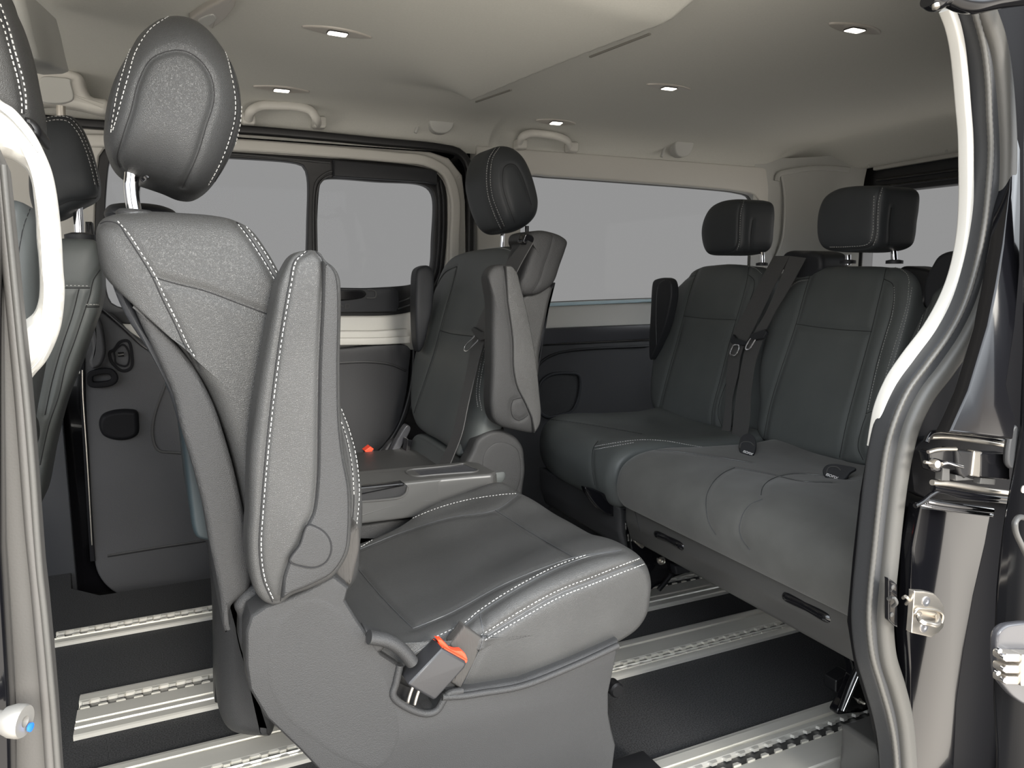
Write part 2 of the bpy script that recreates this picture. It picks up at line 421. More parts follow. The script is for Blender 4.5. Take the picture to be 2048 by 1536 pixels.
for a, b, wd in (((952, 204), (1022, 180), 'far left'), ((1180, 114), (1300, 68), 'middle')):   # slits under the lip of the roof duct
    o = sweep('air_slot', [at(*a, z=1.262), at(*b, z=1.262)], rrect(.003, .0016, .001), M['slot_shadow']); tag(o, 'thin slit under the lip of the roof air duct, at its %s part' % wd, 'air vent', 'slits of the roof air duct')

# ---- far side: sliding door shell with its two-pane window
dz = [(-.62, 1.185), (.80, 1.185), (.86, 1.17), (.905, 1.12), (.915, 1.04), (.92, .55), (-.62, .55)]
dwin = XZ([(196, 330), (203, 303), (230, 290), (380, 298), (500, 306), (640, 315), (840, 333), (872, 345), (890, 370), (895, 420), (890, 520), (880, 570), (850, 612), (800, 628), (660, 632), (400, 640), (215, 640), (196, 600)], FW)
door = thing('door_1', None, None, (.2, FW, 0)); st(door)
yplate('door_frame', smooth2(dz[:1] + dz[1:5] + dz[5:], 7) if 0 else dz, [smooth2(dwin, 120)], FW - .005, .05, M['cream'], door, .008)
# raised return round the window opening
sweep('frame_return', [at(a, b, y=FW - .012) for a, b in [(150, 281), (300, 284), (500, 292), (640, 302), (800, 316), (850, 322), (890, 345), (908, 390), (908, 480), (902, 570), (880, 620), (840, 640)]], rrect(.016, .012, .008), M['cream'], door, (0, 1, 0), N=60)
st_lower = [(-.215, .56), (-.215, .10), (-.205, -.02), (-.16, -.09), (-.05, -.12), (.45, -.12), (.62, -.08), (.70, .05), (.745, .25), (.78, .45), (.80, .598), (.3, .598)]
lp = XZ([(168, 640), (176, 900), (188, 1110), (198, 1150), (228, 1183), (280, 1200), (420, 1210), (560, 1190), (690, 1010), (760, 900), (795, 850), (812, 790), (818, 735), (818, 694), (673, 697), (500, 702), (330, 700), (265, 668), (215, 625)], FW - .03)
lpan = yplate('lower_panel', smooth2(lp, 200), [], FW - .035, .04, M['plastic_mid'], door, .006)
# cream ledge above the dark panel, and its paler band
sweep('ledge', [at(a, b, y=FW - .02) for a, b in [(330, 676), (500, 676), (673, 672), (760, 671), (812, 667)]], rrect(.016, .014, .006), M['cream'], door, (0, 1, 0), N=30)
sweep('ledge_band', [at(a, b, y=FW - .04) for a, b in [(330, 687), (500, 687), (673, 683), (760, 682), (818, 679)]], rrect(.011, .009, .004), M['cream'], door, (0, 1, 0), N=30)
mb = MB()
for px in ([(673, 726), (740, 724), (785, 730), (812, 742)], [(330, 770), (309, 830), (305, 870), (316, 900), (345, 905), (370, 907)], [(215, 1112), (300, 1098), (420, 1080)]):
    sweep('', [at(a, b, y=FW - .036) for a, b in px], rrect(.0035, .002, .001), None, None, (0, 1, 0), N=30, mb=mb)
mb.build('panel_crease', M['black'], door)
# shadow gap along the top of the dark panel, as seen beside the near seat
sweep('panel_gap', [at(a, b, y=FW - .04) for a, b in [(200, 616), (240, 650), (285, 690), (320, 712)]], rrect(.004, .004, .002), M['black_gloss'], door, (0, 1, 0), N=20)
h_ = thing('door_lock', None, None) if 0 else None
lk = [(228, 700), (240, 684), (256, 682), (264, 710), (262, 735), (246, 742), (226, 728), (220, 714), (220, 704)]
dl = sweep('lock_surround', [at(a, b, y=FW - .038) for a, b in lk], rrect(.0035, .003, .001), M['black_dull'], door, (0, 1, 0), closed=True, N=50)
sweep('lock_knob', [at(a, b, y=FW - .04) for a, b in [(229, 703), (246, 689), (256, 700), (258, 722), (252, 732), (232, 726), (230, 714)]], rrect(.002, .003, .001), M['black_dull'], door, (0, 1, 0), closed=True, N=50)
tube('lock_slot', [at(a, b, y=FW - .041) for a, b in [(236, 709), (248, 708)]], .006, M['black_gloss'], door, N=4)
sweep('pull_ring', [at(a, b, y=FW - .05) for a, b in [(181, 750), (205, 742), (222, 744), (230, 756), (224, 764), (200, 769), (182, 767)]], rrect(.008, .009, .004), M['black_dull'], door, (0, 1, 0), closed=True, N=60)
slab('pull_handle', [at(a, b, y=FW - .07) for a, b in [(188, 620), (203, 650), (210, 690), (210, 710), (200, 732), (185, 738), (178, 725), (184, 700), (180, 660)]], (0, .05, 0), M['plastic_mid'], door, .008, .01)
cup = slab('cup_recess', [at(a, b, y=FW - .055) for a, b in [(197, 850), (203, 832), (222, 823), (256, 820), (274, 824), (278, 845), (276, 870), (260, 880), (230, 882), (205, 872)]], (0, .04, 0), M['black_dull'], door, .012, .02)
sweep('leading_edge', [at(a, b, y=FW - .03) for a, b in [(165, 690), (167, 800), (175, 950), (186, 1120)]], rrect(.006, .010, .003), M['black_dull'], door, (0, 1, 0), N=24)
tube('edge_bead', [at(a, b, y=FW - .045) for a, b in [(165, 740), (166, 790), (172, 880), (177, 960), (184, 1090)]], .0016, M['steel'], door, N=24)

# window of the door
win = thing('window_1', None, None, (.3, FW, .9)); st(win)
hl = XZ([(215, 345), (222, 316), (240, 306), (380, 312), (480, 316), (590, 325), (608, 331), (616, 350), (616, 450), (614, 520), (610, 606), (590, 612), (400, 615), (240, 615), (218, 600)], FW)
hr = XZ([(639, 378), (644, 363), (655, 357.5), (760, 363), (845, 369), (862, 378), (870, 395), (868, 480), (864, 535), (852, 557), (830, 568), (795, 573), (660, 577), (645, 575), (638, 565)], FW)
yplate('window_frame', smooth2(dwin, 120), [smooth2(hl, 110), smooth2(hr, 110)], FW, .035, M['black'], win, .003)
for nm, px in (('frame_rib', [(628, 560), (628, 390), (634, 362), (655, 345), (664, 343)]),
               ('frame_rib', [(634, 560), (634, 385), (640, 366), (655, 353), (664, 351)]),
               ('frame_rib', [(380, 303), (500, 311), (600, 320), (660, 326)]),
               ('frame_rib', [(880, 360), (886, 400), (884, 500), (874, 560), (840, 600), (795, 618)]),
               ('frame_rib', [(874, 365), (878, 400), (876, 500), (866, 556), (835, 588), (792, 606)])):
    sweep(nm, [at(a, b, y=FW - .004) for a, b in px], rrect(.0028, .004, .001), M['rubber'], win, (0, 1, 0), N=40)
box('pane', (-.12, FW + .022, .66), (.44, FW + .026, 1.16), M['glass'], win, 0)
box('pane', (.43, FW + .028, .70), (.84, FW + .032, 1.13), M['glass'], win, 0)
q = XZ([(664, 322), (850, 340), (868, 346), (868, 371), (845, 366), (664, 355)], FW)
yplate('roller_cover', q, [], FW - .03, .04, M['plastic_dark'], win, .004)
q = XZ([(600, 574), (786, 577), (793, 582), (795, 608), (790, 623), (600, 625)], FW)
yplate('latch_bar', smooth2(q, 60) if 0 else q, [], FW - .02, .03, M['plastic_dark'], win, .003)
q = [at(a, b, y=FW - .03) for a, b in [(600, 581), (690, 580), (727, 581), (733, 588), (727, 595), (600, 596)]]
slab('latch_grip', q, (0, .02, 0), M['black_gloss'], win, .003, .005)
sweep('latch_recess', [at(a, b, y=FW - .022) for a, b in [(735, 580), (748, 581), (751, 584), (751, 594), (746, 596), (733, 596)]], rrect(.0015, .002, .0008), M['grey_panel'], win, (0, 1, 0), N=20)
mb = MB()
for px in ([(688, 605), (692, 611), (700, 613)], [(692, 609), (692, 614), (684, 607)], [(691, 609), (698, 609), (698, 616), (691, 616), (691, 609)][:2], ):
    pass
for px in ([(676, 603), (681, 610), (687, 613)], [(691, 609), (698, 608), (698, 616), (691, 617), (691, 609)]):
    sweep('', [at(a, b, y=FW - .0215) for a, b in px], rrect(.0007, .0005, .0003), None, None, (0, 1, 0), mb=mb)
mb.build('window_symbol', M['grey_panel'], win)

# black rubber weatherstrip round the far door
o = sweep('weatherstrip', [at(a, b, y=FW - .012) for a, b in [(60, 237), (200, 250), (350, 255), (484, 260), (600, 269), (760, 284), (880, 296), (918, 306), (936, 330), (940, 380), (940, 480), (939, 560), (936, 640), (930, 720)]], rrect(.0115, .014, .006), M['black'], None, (0, 1, 0), N=90)
tag(o, 'black rubber weatherstrip framing the far sliding door', 'seal')
o = sweep('weatherstrip', [at(a, b, y=FW - .03) for a, b in [(828, 700), (824, 760), (810, 820), (788, 868), (755, 905), (720, 925)]], rrect(.008, .016, .004), M['black'], None, (0, 1, 0), N=50)
tag(o, 'black rubber strip down the curved rear edge of the far door, beyond the middle seat', 'seal')

# rear quarter of the far side
qo = [(.955, 1.215), (2.2, 1.215), (2.2, -.2), (.955, -.2)]
qh = XZ([(1052, 360), (1062, 350), (1105, 352), (1300, 366), (1400, 374), (1490, 384), (1512, 392), (1521, 415), (1524, 500), (1524, 585), (1510, 592), (1300, 598), (1106, 606), (1060, 610), (1048, 600)], FW)
ww = yplate('wall_far', qo, [smooth2(qh, 120)], FW, .06, M['cream'], None, .007); st(ww)
w2 = thing('window_2', None, None, (1.6, FW, .9)); st(w2)
box('pane', (1.0, FW + .056, .64), (2.38, FW + .059, 1.22), M['glass'], w2, 0)
q = smooth2(qh, 120); cx = np.mean([a for a, b in q]); cz = np.mean([b for a, b in q])
sweep('window_seal', [(cx + (a - cx) * 1.005, FW + .045, cz + (b - cz) * 1.01) for a, b in q], rrect(.004, .010, .003), M['grey_panel'], w2, (0, 1, 0), closed=True)
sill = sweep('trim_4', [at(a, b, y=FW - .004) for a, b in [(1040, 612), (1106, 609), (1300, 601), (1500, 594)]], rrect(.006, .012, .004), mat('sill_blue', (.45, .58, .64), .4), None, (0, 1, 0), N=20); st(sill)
sill = sweep('trim_5', [at(a, b, y=FW - .018) for a, b in [(1040, 677), (1082, 673), (1300, 663), (1560, 652)]], rrect(.027, .012, .004), M['plastic_gloss'], None, (0, 1, 0), N=20); st(sill)
qp = [(.93, .572), (2.25, .572), (2.25, -.02), (.86, -.02), (.88, .30), (.90, .45)]
pn = yplate('trim_6', qp, [], FW - .028, .04, M['plastic_mid'], None, .006); st(pn)
o = sweep('panel_bead', [at(a, b, y=FW - .034) for a, b in [(1070, 742), (1085, 722), (1110, 708), (1150, 700), (1297, 692)]], rrect(.004, .004, .002), M['black'], None, (0, 1, 0), N=40)
tag(o, 'dark moulded line curving over the speaker on the far rear panel', 'trim')
spk = thing('speaker', 'rounded black speaker grille low on the far rear side panel', 'speaker', tuple(at(1120, 790, y=FW - .04)))
sq = [(1076, 790), (1082, 765), (1100, 750), (1135, 746), (1157, 750), (1160, 770), (1155, 800), (1143, 822), (1120, 830), (1092, 833), (1078, 820)]
sweep('rim', [at(a, b, y=FW - .035) for a, b in sq], rrect(.005, .006, .003), M['plastic_dark'], spk, (0, 1, 0), closed=True, N=70)
slab('grille', [at(a, b, y=FW - .034) for a, b in sq], (0, .008, 0), M['mesh_cloth'], spk, .004, .003, dome=.004)
# far front corner beyond the door
st(yplate('wall_left', [(-1.5, 1.215), (-.15, 1.215), (-.15, 1.17), (-.30, 1.15), (-.42, .9), (-.42, .62), (-.26, .56), (-.26, .45), (-1.5, .45)], [], FW + .03, .05, M['cream_dark'], None, .006))
st(yplate('trim_7', [(-1.5, .5), (-.24, .5), (-.24, -.2), (-1.5, -.2)], [], FW + .02, .02, M['plastic_dark'], None, .004))

# rear corner pillar, tailgate frame, rear window
P = catmull([(2.10, 2.305, 0), (2.17, 2.30, 0), (2.24, 2.27, 0), (2.31, 2.20, 0), (2.36, 2.12, 0), (2.40, 2.06, 0)], 24, False)
v = []; f = []
zz = np.linspace(.55, 1.25, 24)
for z in zz:
    k = sst(.62, .45, z) if 0 else 0
    fl_ = .012 * sst(1.12, 1.24, z)
    for i, p in enumerate(P): v.append((p[0] + (fl_ * .2 * i / 23), p[1] - fl_ * (i / 23) ** 2 - (fl_ * .3), z))
for i in range(len(zz) - 1):
    for j in range(23): f.append((i * 24 + j, i * 24 + j + 1, (i + 1) * 24 + j + 1, (i + 1) * 24 + j))
b = len(v)
v += [(a + .03, c + .05, z) for a, c, z in v[:b]]; f += [tuple(i + b for i in q) for q in f]
o = raw('trim_8', v, f, M['cream_dark']); st(o)
PT = bvh(o); P_, N_ = cast(PT, [(1553, 362), (1557, 349), (1580, 343), (1620, 337), (1660, 336), (1700, 340)])
tb = sweep('trim_9', P_, rrect(.007, .010, .004), M['cream_dark'], None, (0, 0, 1)); st(tb)
P_, N_ = cast(PT, [(1562, 352), (1567, 380), (1568, 430), (1563, 480), (1548, 520)])
tb = sweep('trim_14', P_, rrect(.004, .006, .002), M['cream_dark'], None, upl=N_); st(tb)
st(box('wall_right', (1.15, .60, -.2), (2.46, .65, 1.34), M['black_dull'], None, .01))
st(box('trim_15', (-1.5, .60, -.2), (-.30, .65, .62), M['black_dull'], None, .01))
tgh = [(.75, .80), (2.02, .80), (2.02, 1.09), (.75, 1.09)]
tg = plate('wall_rear', [(.6, -.2), (2.4, -.2), (2.4, 1.30), (.6, 1.30)], [rr2(.74, 2.07, .70, 1.105, .05)], .06, M['black'], None, (2.46, 0, 0), (0, 1, 0), (0, 0, 1), .006); st(tg)
w3 = thing('window_3', None, None, (2.48, 1.4, .9)); st(w3)
box('pane', (2.478, .7, .66), (2.482, 2.1, 1.13), M['glass'], w3, 0)
for z in (1.125, 1.15): sweep('frame_rib', [(2.42, .7, z), (2.42, 2.02, z)], rrect(.004, .005, .002), M['black_gloss'], w3, (0, 0, 1))
o = sweep('trim_10', [(2.405, .66, 1.195), (2.41, 1.3, 1.205), (2.41, 2.02, 1.195)], rrect(.012, .012, .005), M['cream'], None, (0, 0, 1), N=30); st(o)
mb = MB()
for px in ((1737, 332), (1893, 302)):
    p = np.array(at(*px, x=2.36)); disc('', p, (-1, 0, -.4), [(.004, -.002), (.004, .001), (0, .002)], None, None, 12, mb)
st(mb.build('trim_11', M['cream_dark']))

# ---- ceiling fittings
def on_ceiling(px, py):
    d = Vector(ray(px, py)).normalized(); h, no, i, t = CT.ray_cast(Vector(CAM), d)
    if no.z > 0: no = -no
    return np.array(h), np.array(no)
LIGHTS = [((675, 62), (630, 50), (726, 68), 'roof reading light nearest the far grab handle row, above the tall near headrest'),
          ((563, 177), (523, 170), (603, 180), 'small roof reading light just above the left grab handle'),
          ((1710, 55), (1662, 50), (1758, 52), 'large roof reading light at the right, above the rear bench'),
          ((1338, 173), (1296, 167), (1377, 176), 'middle roof reading light behind the roof duct'),
          ((1112, 243), (1085, 239), (1143, 243), 'small roof reading light above the right grab handle')]
LIGHTS[0] = (LIGHTS[0][0], LIGHTS[0][1], LIGHTS[0][2], 'roof reading light right of the tall near headrest, front of the roof duct')
for c, a, b, lab in LIGHTS:
    p, no = on_ceiling(*c)
    t = thing('reading_light', lab, 'light', tuple(p), 'reading lights in the roof lining')
    e, u, w_ = plane_axes(no)
    ux = np.array([1, 0, 0]) - no * no[0]; ux /= np.linalg.norm(ux); uy = np.cross(no, ux)
    di = [(-.10, 0), (-.055, .025), (0, .033), (.055, .025), (.10, 0), (.055, -.025), (0, -.033), (-.055, -.025)]
    di = [(x * .72, y * .72) for x, y in di]
    slab('housing', [p + ux * x + uy * y + no * .004 for x, y in di], -no * .012, M['lamp_grey'], t, .004, .004, N=60, nc=3)
    re = [(x, y) for x, y in rrect(.020, .013, .006)]
    sweep('bezel', [p + ux * x + uy * y + no * .005 for x, y in re], circ(.0012, 6), M['seam'], t, tuple(no), closed=True)
    slab('lens', [p + ux * x + uy * y + no * .007 for x, y in re], -no * .006, M['lamp'], t, .002, .003, N=40, nc=3, spline=False)
t = thing('roof_console', 'large grey roof lamp unit above the tall near headrest at the picture top', 'light', tuple(at(425, 15, z=1.30)))
p, no = on_ceiling(425, 12); 
q = [on_ceiling(a, b)[0] + no * .012 for a, b in [(378, 27), (405, 8), (440, -12), (475, -25), (470, 2), (452, 25), (425, 46), (405, 36)]]
slab('housing', q, -no * .03, M['lamp_grey'], t, .005, .006, N=70, nc=4, spline=False)
q = [on_ceiling(a, b)[0] + no * .014 for a, b in [(395, 28), (408, 18), (425, 14), (432, 22), (424, 34), (412, 38)]]
slab('lens', q, -no * .01, M['cream_dark'], t, .003, .003, N=40, nc=4)
def grab(px, yoff, lab):
    t = thing('grab_handle', lab, 'handle', tuple(at(*px[len(px) // 2], y=FW - .03)), 'roof grab handles on the far side')
    tube('grip', [at(a, b, y=FW - yoff + (0.035 if i in (0, len(px) - 1) else 0)) for i, (a, b) in enumerate(px)], .0125, M['cream'], t, N=50, r2=.009)
    for e in (0, -1):
        p = at(*px[e], y=FW - .015); slab('mount', [p + V3(dx, -.03, dz) for dx, dz in rrect(.018, .016, .008)], (0, .04, 0), M['cream'], t, .006, .008, N=40, nc=3, spline=False)
grab([(496, 240), (502, 222), (520, 212), (560, 211), (600, 214), (622, 222), (633, 238), (637, 247)], .075, 'cream roof grab handle between the near headrest and the coat hook')
grab([(1038, 290), (1044, 274), (1058, 267), (1085, 268), (1115, 273), (1134, 281), (1140, 296)], .065, 'cream roof grab handle above the rear side window')
for px, lab in (((880, 248), 'cream fold-down coat hook above the far door corner'), ((1362, 298), 'cream fold-down coat hook near the rear of the far roof rail')):
    p = at(*px, y=FW - .03); s = 1.0
    t = thing('coat_hook', lab, 'hook', tuple(p), 'coat hooks on the far roof rail')
    slab('flap', [p + V3(x, -.012 - .25 * (z + .02), z) for x, z in [(-.038, .020), (.038, .022), (.036, -.010), (.018, -.026), (-.018, -.026), (-.036, -.008)]], (0, .035, .0), M['cream_dark'], t, .005, .006, N=50, nc=3)
    tube('recess_arch', [p + V3(x, .012, z) for x, z in [(-.075, -.03), (-.062, .0), (-.045, .020), (0, .028), (.045, .024), (.07, .015)]], .005, M['cream_dark'], t, N=24)
# cream cover of the upper belt anchor, far front corner
t = thing('belt_anchor_cover', 'cream moulded cover on the far front roof corner', 'cover', tuple(at(120, 180, y=2.15)))
slab('cover', [at(a, b, y=2.14) for a, b in [(40, 138), (75, 128), (140, 138), (163, 150), (170, 175), (182, 192), (215, 200), (215, 226), (150, 215), (95, 208), (40, 205)]], (0, .16, .02), M['cream'], t, .015, .02, N=90)
slab('inset', [at(a, b, y=2.132) for a, b in [(80, 158), (84, 153), (110, 153), (140, 158), (142, 166), (145, 200), (80, 200)]], (0, .02, 0), M['cream_dark'], t, .003, .005, N=60)
o = slab('trim_12', [at(a, b, y=1.2) for a, b in [(0, -60), (40, -30), (54, 20), (66, 75), (78, 120), (60, 127), (0, 130)]], (0, .5, .1), M['cream_dark'], None, .01, .02, N=80, nc=4, spline=False); st(o)
# ================================================================== SEAT RAILS
def rail(name, y0, y1, x0, x1, slot, lab, teeth=True, fine=None, grp='aluminium seat rails in the floor'):
    t = thing(name, lab, 'rail', ((x0 + x1) / 2, (y0 + y1) / 2, .0), grp)
    w = .010; g = .026   # profile: ribs and channel
    ya, yb = slot - g / 2, slot + g / 2
    mb = MB()
    prof = [(y0, .001), (y0, .008), (y0 + .004, .010), (y0 + .02, .010), (y0 + .022, .0085), (y0 + .026, .0085), (y0 + .028, .011), (ya - .004, .011), (ya, .009), (ya, .002), (yb, .002), (yb, .009), (yb + .004, .011), (y1 - .01, .011), (y1 - .008, .009), (y1, .008), (y1, .001)]
    if fine:
        i = next(k for k, p in enumerate(prof) if p[0] > fine and k > 5) if fine > yb else 7
        ins = [(fine - .004, .011), (fine - .003, .004), (fine + .003, .004), (fine + .004, .011)]
        prof = sorted(prof[1:-1] + ins, key=lambda p: p[0]) if fine > yb + .006 or fine < ya - .006 else prof[1:-1]
        prof = [(y0, .001)] + prof + [(y1, .001)]
    v = [(x, y, z) for x in (x0, x1) for y, z in prof]; k = len(prof)
    f = [(i, i + 1, k + i + 1, k + i) for i in range(k - 1)] + [(k - 1, 0, k, 2 * k - 1), tuple(range(k)), tuple(range(2 * k - 1, k - 1, -1))]
    mb.add(v, f); mb.build('track', M['aluminium'], t, 25)
    box('channel', (x0 + .001, ya + .0005, .0022), (x1 - .001, yb - .0005, .0035), M['alu_slot'], t, 0)
    mb = MB(); x = x0 + .012
    while x < x1:
        for s, yy in ((1, ya), (-1, yb)):
            pts = [(x - .008, yy), (x - .005, yy + s * .006), (x + .005, yy + s * .006), (x + .008, yy)]
            vv = [(a, b, z) for z in (.006, .0116) for a, b in pts]
            mb.add(vv, [(0, 1, 2, 3), (7, 6, 5, 4), (0, 4, 5, 1), (1, 5, 6, 2), (2, 6, 7, 3), (3, 7, 4, 0)])
        x += .030
    o = mb.build('rail_teeth', M['aluminium'], t); o['kind'] = 'stuff'
    return t
rail('seat_rail', 1.845, 1.915, -.246, 1.9, 1.888, 'narrow aluminium rail nearest the far door')
rail('seat_rail', 1.440, 1.592, -.175, 2.1, 1.545, 'wide aluminium rail with a square-cut left end, under the seat gap', fine=1.485)
rail('seat_rail', 1.205, 1.328, -.16, 2.1, 1.235, 'wide aluminium rail crossing behind the near seat leg, under the bench centre', fine=1.300)
rail('seat_rail', .80, .958, .60, 2.1, .895, 'nearest aluminium rail at the lower right of the floor', fine=.925)
# sill trim on the near side, under the bench end
o = slab('sill_trim', [at(a, b, y=.80) for a, b in [(1680, 1445), (1720, 1432), (1762, 1415), (1800, 1430), (1820, 1600), (1670, 1600)]], (0, -.08, 0), M['grey_panel'], None, .01, .012, N=90, spline=False)
tag(o, 'dark grey plastic sill trim at the foot of the door pillar', 'trim')
# ================================================================== NEAR SWIVEL SEAT (faces the rear)
YN = .90
s1 = thing('swivel_seat', 'large grey leather seat nearest the camera, side-on and facing the rear bench', 'seat', (.4, 1.12, 0), 'single captain seats')
hr = slab('headrest', yb([(355, 27), (318, 34), (280, 62), (253, 106), (229, 150), (214, 195), (207, 239), (206, 284), (218, 318), (240, 340), (270, 352), (300, 362), (328, 372), (362, 386), (390, 388), (417, 374), (441, 348), (465, 305), (482, 256), (485, 205), (475, 147), (451, 99), (417, 55), (386, 34)], 1.0, .06), (0, .25, 0), mat('leather_near_head', (.036, .037, .038), .42, bump=.6, bscale=640, kind='voro', var=.1, vscale=9, spec=.32), s1, rd=.095, N=260, nr=20, nc=60, nm=8, pil=2.7)
seams(hr, [[(240, 335), (234, 318), (246, 270), (262, 220), (276, 165), (300, 120), (330, 104), (365, 101), (400, 120), (424, 158), (428, 200), (412, 255), (395, 310), (365, 375)], [(318, 36), (282, 66), (256, 110), (240, 160), (228, 210), (220, 250)], [(395, 36), (425, 62), (455, 110), (470, 160), (478, 200), (476, 240), (466, 280), (448, 330), (425, 372)]],
      [[(330, 31), (290, 56), (262, 98), (246, 145), (234, 190), (226, 240), (222, 270)], [(338, 33), (302, 58), (272, 104), (258, 150), (245, 195), (234, 235), (226, 262)],
       [(345, 28), (385, 33), (418, 58), (448, 100), (462, 150), (470, 200), (468, 240), (456, 285), (438, 330), (415, 372)], [(398, 34), (430, 62), (459, 108), (475, 158), (482, 205), (480, 245), (470, 288), (454, 330), (432, 372)]], .0025, .005, .0006, .0006)
for dy in (0, .13):
    tube('headrest_post', [at(a, b, y=1.07) + V3(0, dy, 0) for a, b in [(262, 322), (264, 345), (262, 370), (264, 395), (270, 430)]], .0085, M['chrome'], s1, N=24, k=20)
disc('post_collar', at(271, 428, y=1.075), (.05, 0, 1), [(.022, -.02), (.022, .002), (.018, .005), (.009, .005)], M['plastic'], s1)
tube('release_button', [at(292, 352, y=1.06), at(296, 357, y=1.06)], .008, M['black_gloss'], s1, N=4)
bk = slab('backrest', yb([(193, 455), (193, 490), (205, 544), (222, 567), (250, 590), (290, 620), (325, 655), (355, 691), (386, 735), (410, 775), (448, 869), (470, 950), (485, 1040), (500, 1180), (540, 1235), (700, 1170), (718, 1080), (722, 1000), (712, 920), (690, 840), (655, 750), (610, 650), (570, 570), (535, 505), (500, 458), (470, 440), (430, 431), (360, 425), (290, 422), (235, 427), (205, 437)], YN + .03, .045), (0, .40, 0), M['leather'], s1, rd=.075, N=340, nr=20, nc=70, nm=8, pil=5)
seams(bk, [[(196, 450), (212, 443), (236, 448), (253, 472), (273, 502), (304, 553), (325, 599), (349, 647), (369, 691), (390, 730)], [(302, 553), (350, 567), (410, 582), (480, 608), (547, 633)],
           [(470, 441), (493, 466), (518, 503), (545, 548), (562, 580)], [(672, 815), (690, 868), (703, 930), (708, 1000), (700, 1080), (694, 1120)]],
      [[(236, 443), (258, 468), (279, 500), (311, 552), (332, 598), (356, 646), (376, 690), (394, 722)], [(477, 450), (498, 478), (522, 514), (548, 558), (558, 578)], [(486, 446), (506, 472), (531, 508), (556, 552), (566, 572)],
       [(676, 826), (694, 880), (704, 935), (708, 990)], [(682, 818), (702, 872), (714, 930), (718, 990), (712, 1060)]], .003, .006, .0007, .0006)
sh = yplate('back_shell', chain([(262, 601), (278, 640), (301, 688), (325, 740), (346, 790), (362, 859), (383, 927), (408, 1025), (419, 1090), (431, 1148), (441, 1205), (446, 1255), (452, 1271)], [(461, 1252), (463, 1215), (478, 1200), (500, 1177), (501, 1110), (492, 1045), (478, 980), (465, 927), (448, 869), (431, 818), (410, 773), (386, 732), (355, 691), (325, 656), (295, 624), (272, 604)], YN + .04), [], YN + .04, .395, M['plastic'], s1, .007)
yplate('back_shell_shade', chain([(224, 569), (240, 609), (260, 647), (290, 691), (310, 726), (328, 760), (342, 797), (360, 857)], [(378, 850), (356, 790), (332, 740), (308, 694), (286, 652), (266, 612), (246, 584), (236, 575)], YN + .065), [], YN + .065, .34, M['plastic_dark'], s1, .006)  # dark band paints in the shade on the shell's turned-away side
pk = slab('back_pocket', ys([(330, 760), (342, 797), (359, 859), (369, 927), (379, 1013), (386, 1062), (395, 1078), (430, 1080), (430, 900), (380, 780)], YN + .10), (0, .26, 0), M['pocket'], s1, .006, .01, N=100)
bo = slab('belt_bolster', [at(a, b, y=1.22) for a, b in [(205, 424), (215, 408), (235, 403), (262, 402), (300, 404), (330, 410), (352, 421), (360, 440), (330, 500), (230, 500), (212, 440)]], (0, .12, 0), M['plastic_dark'], s1, .015, .03, N=110)
# armrest raised against the backrest
ar = slab('armrest', yb([(595, 505), (583, 513), (573, 527), (554, 568), (544, 615), (533, 671), (521, 740), (510, 808), (503, 860), (498, 910), (495, 1025), (492, 1079), (497, 1140), (512, 1186), (533, 1205), (557, 1207), (581, 1190), (620, 1175), (663, 1153), (682, 1130), (696, 1100), (701, 1050), (700, 978), (688, 910), (681, 842), (678, 739), (680, 579), (677, 551), (668, 535), (649, 519), (640, 505), (625, 500)], YN - .045, .018), (0, .065, 0), M['leather'], s1, rd=.028, N=300, nr=14, nc=50, pil=5)
seams(ar, [[(632, 503), (646, 522), (644, 603), (638, 739), (636, 876), (634, 961), (626, 1025), (615, 1049), (598, 1090), (578, 1124), (567, 1158), (561, 1202)], [(615, 503), (590, 520), (578, 568), (560, 670), (545, 780), (532, 900), (522, 1020), (518, 1100), (526, 1160), (545, 1204)]],
      [[(611, 504), (593, 522), (583, 568), (565, 672), (550, 782), (537, 902), (527, 1020), (523, 1100), (531, 1160), (548, 1200)]], .0028, .004, .0007, .0006)
shp = yplate('armrest_shell', chain([(648, 522), (660, 528), (672, 545), (678, 579), (677, 739), (679, 842), (686, 910), (698, 978), (699, 1050), (694, 1100), (681, 1128), (661, 1151), (620, 1173), (580, 1190), (565, 1200)], [(568, 1158), (579, 1125), (600, 1090), (616, 1051), (628, 1025), (636, 961), (638, 876), (640, 739), (646, 603)], YN - .0475), [], YN - .0475, .055, M['plastic'], s1, .005)
cp = [(590, 1052), (615, 1046), (640, 1057), (656, 1075), (662, 1095), (657, 1120), (640, 1134), (615, 1136), (595, 1132), (580, 1122)]
cp = [(616, 1051), (636, 1056), (652, 1068), (662, 1087), (661, 1108), (650, 1126), (630, 1135), (605, 1133), (580, 1122), (600, 1090)]
slab('pivot_cap', ys(cp, YN - .049), (0, .006, 0), M['plastic'], s1, .002, .002, N=100, nr=4, nc=3)
sweep('cap_rim', ys(cp, YN - .048), circ(.0010, 6), M['seam'], s1, (0, 1, 0), closed=True, N=90)
# seat cushion
cs = slab('cushion', yb([(960, 1226), (1027, 1182), (1113, 1140), (1180, 1113), (1243, 1098), (1275, 1104), (1297, 1124), (1306, 1155), (1304, 1190), (1297, 1223), (1277, 1254), (1239, 1281), (1147, 1322), (1044, 1360), (921, 1382), (880, 1388), (800, 1370), (740, 1310), (728, 1270), (790, 1285), (860, 1270)], YN - .005, .02), (0, .43, 0), M['leather'], s1, .020, .035, N=300, nr=12, nc=40, nm=60, dome=.006)
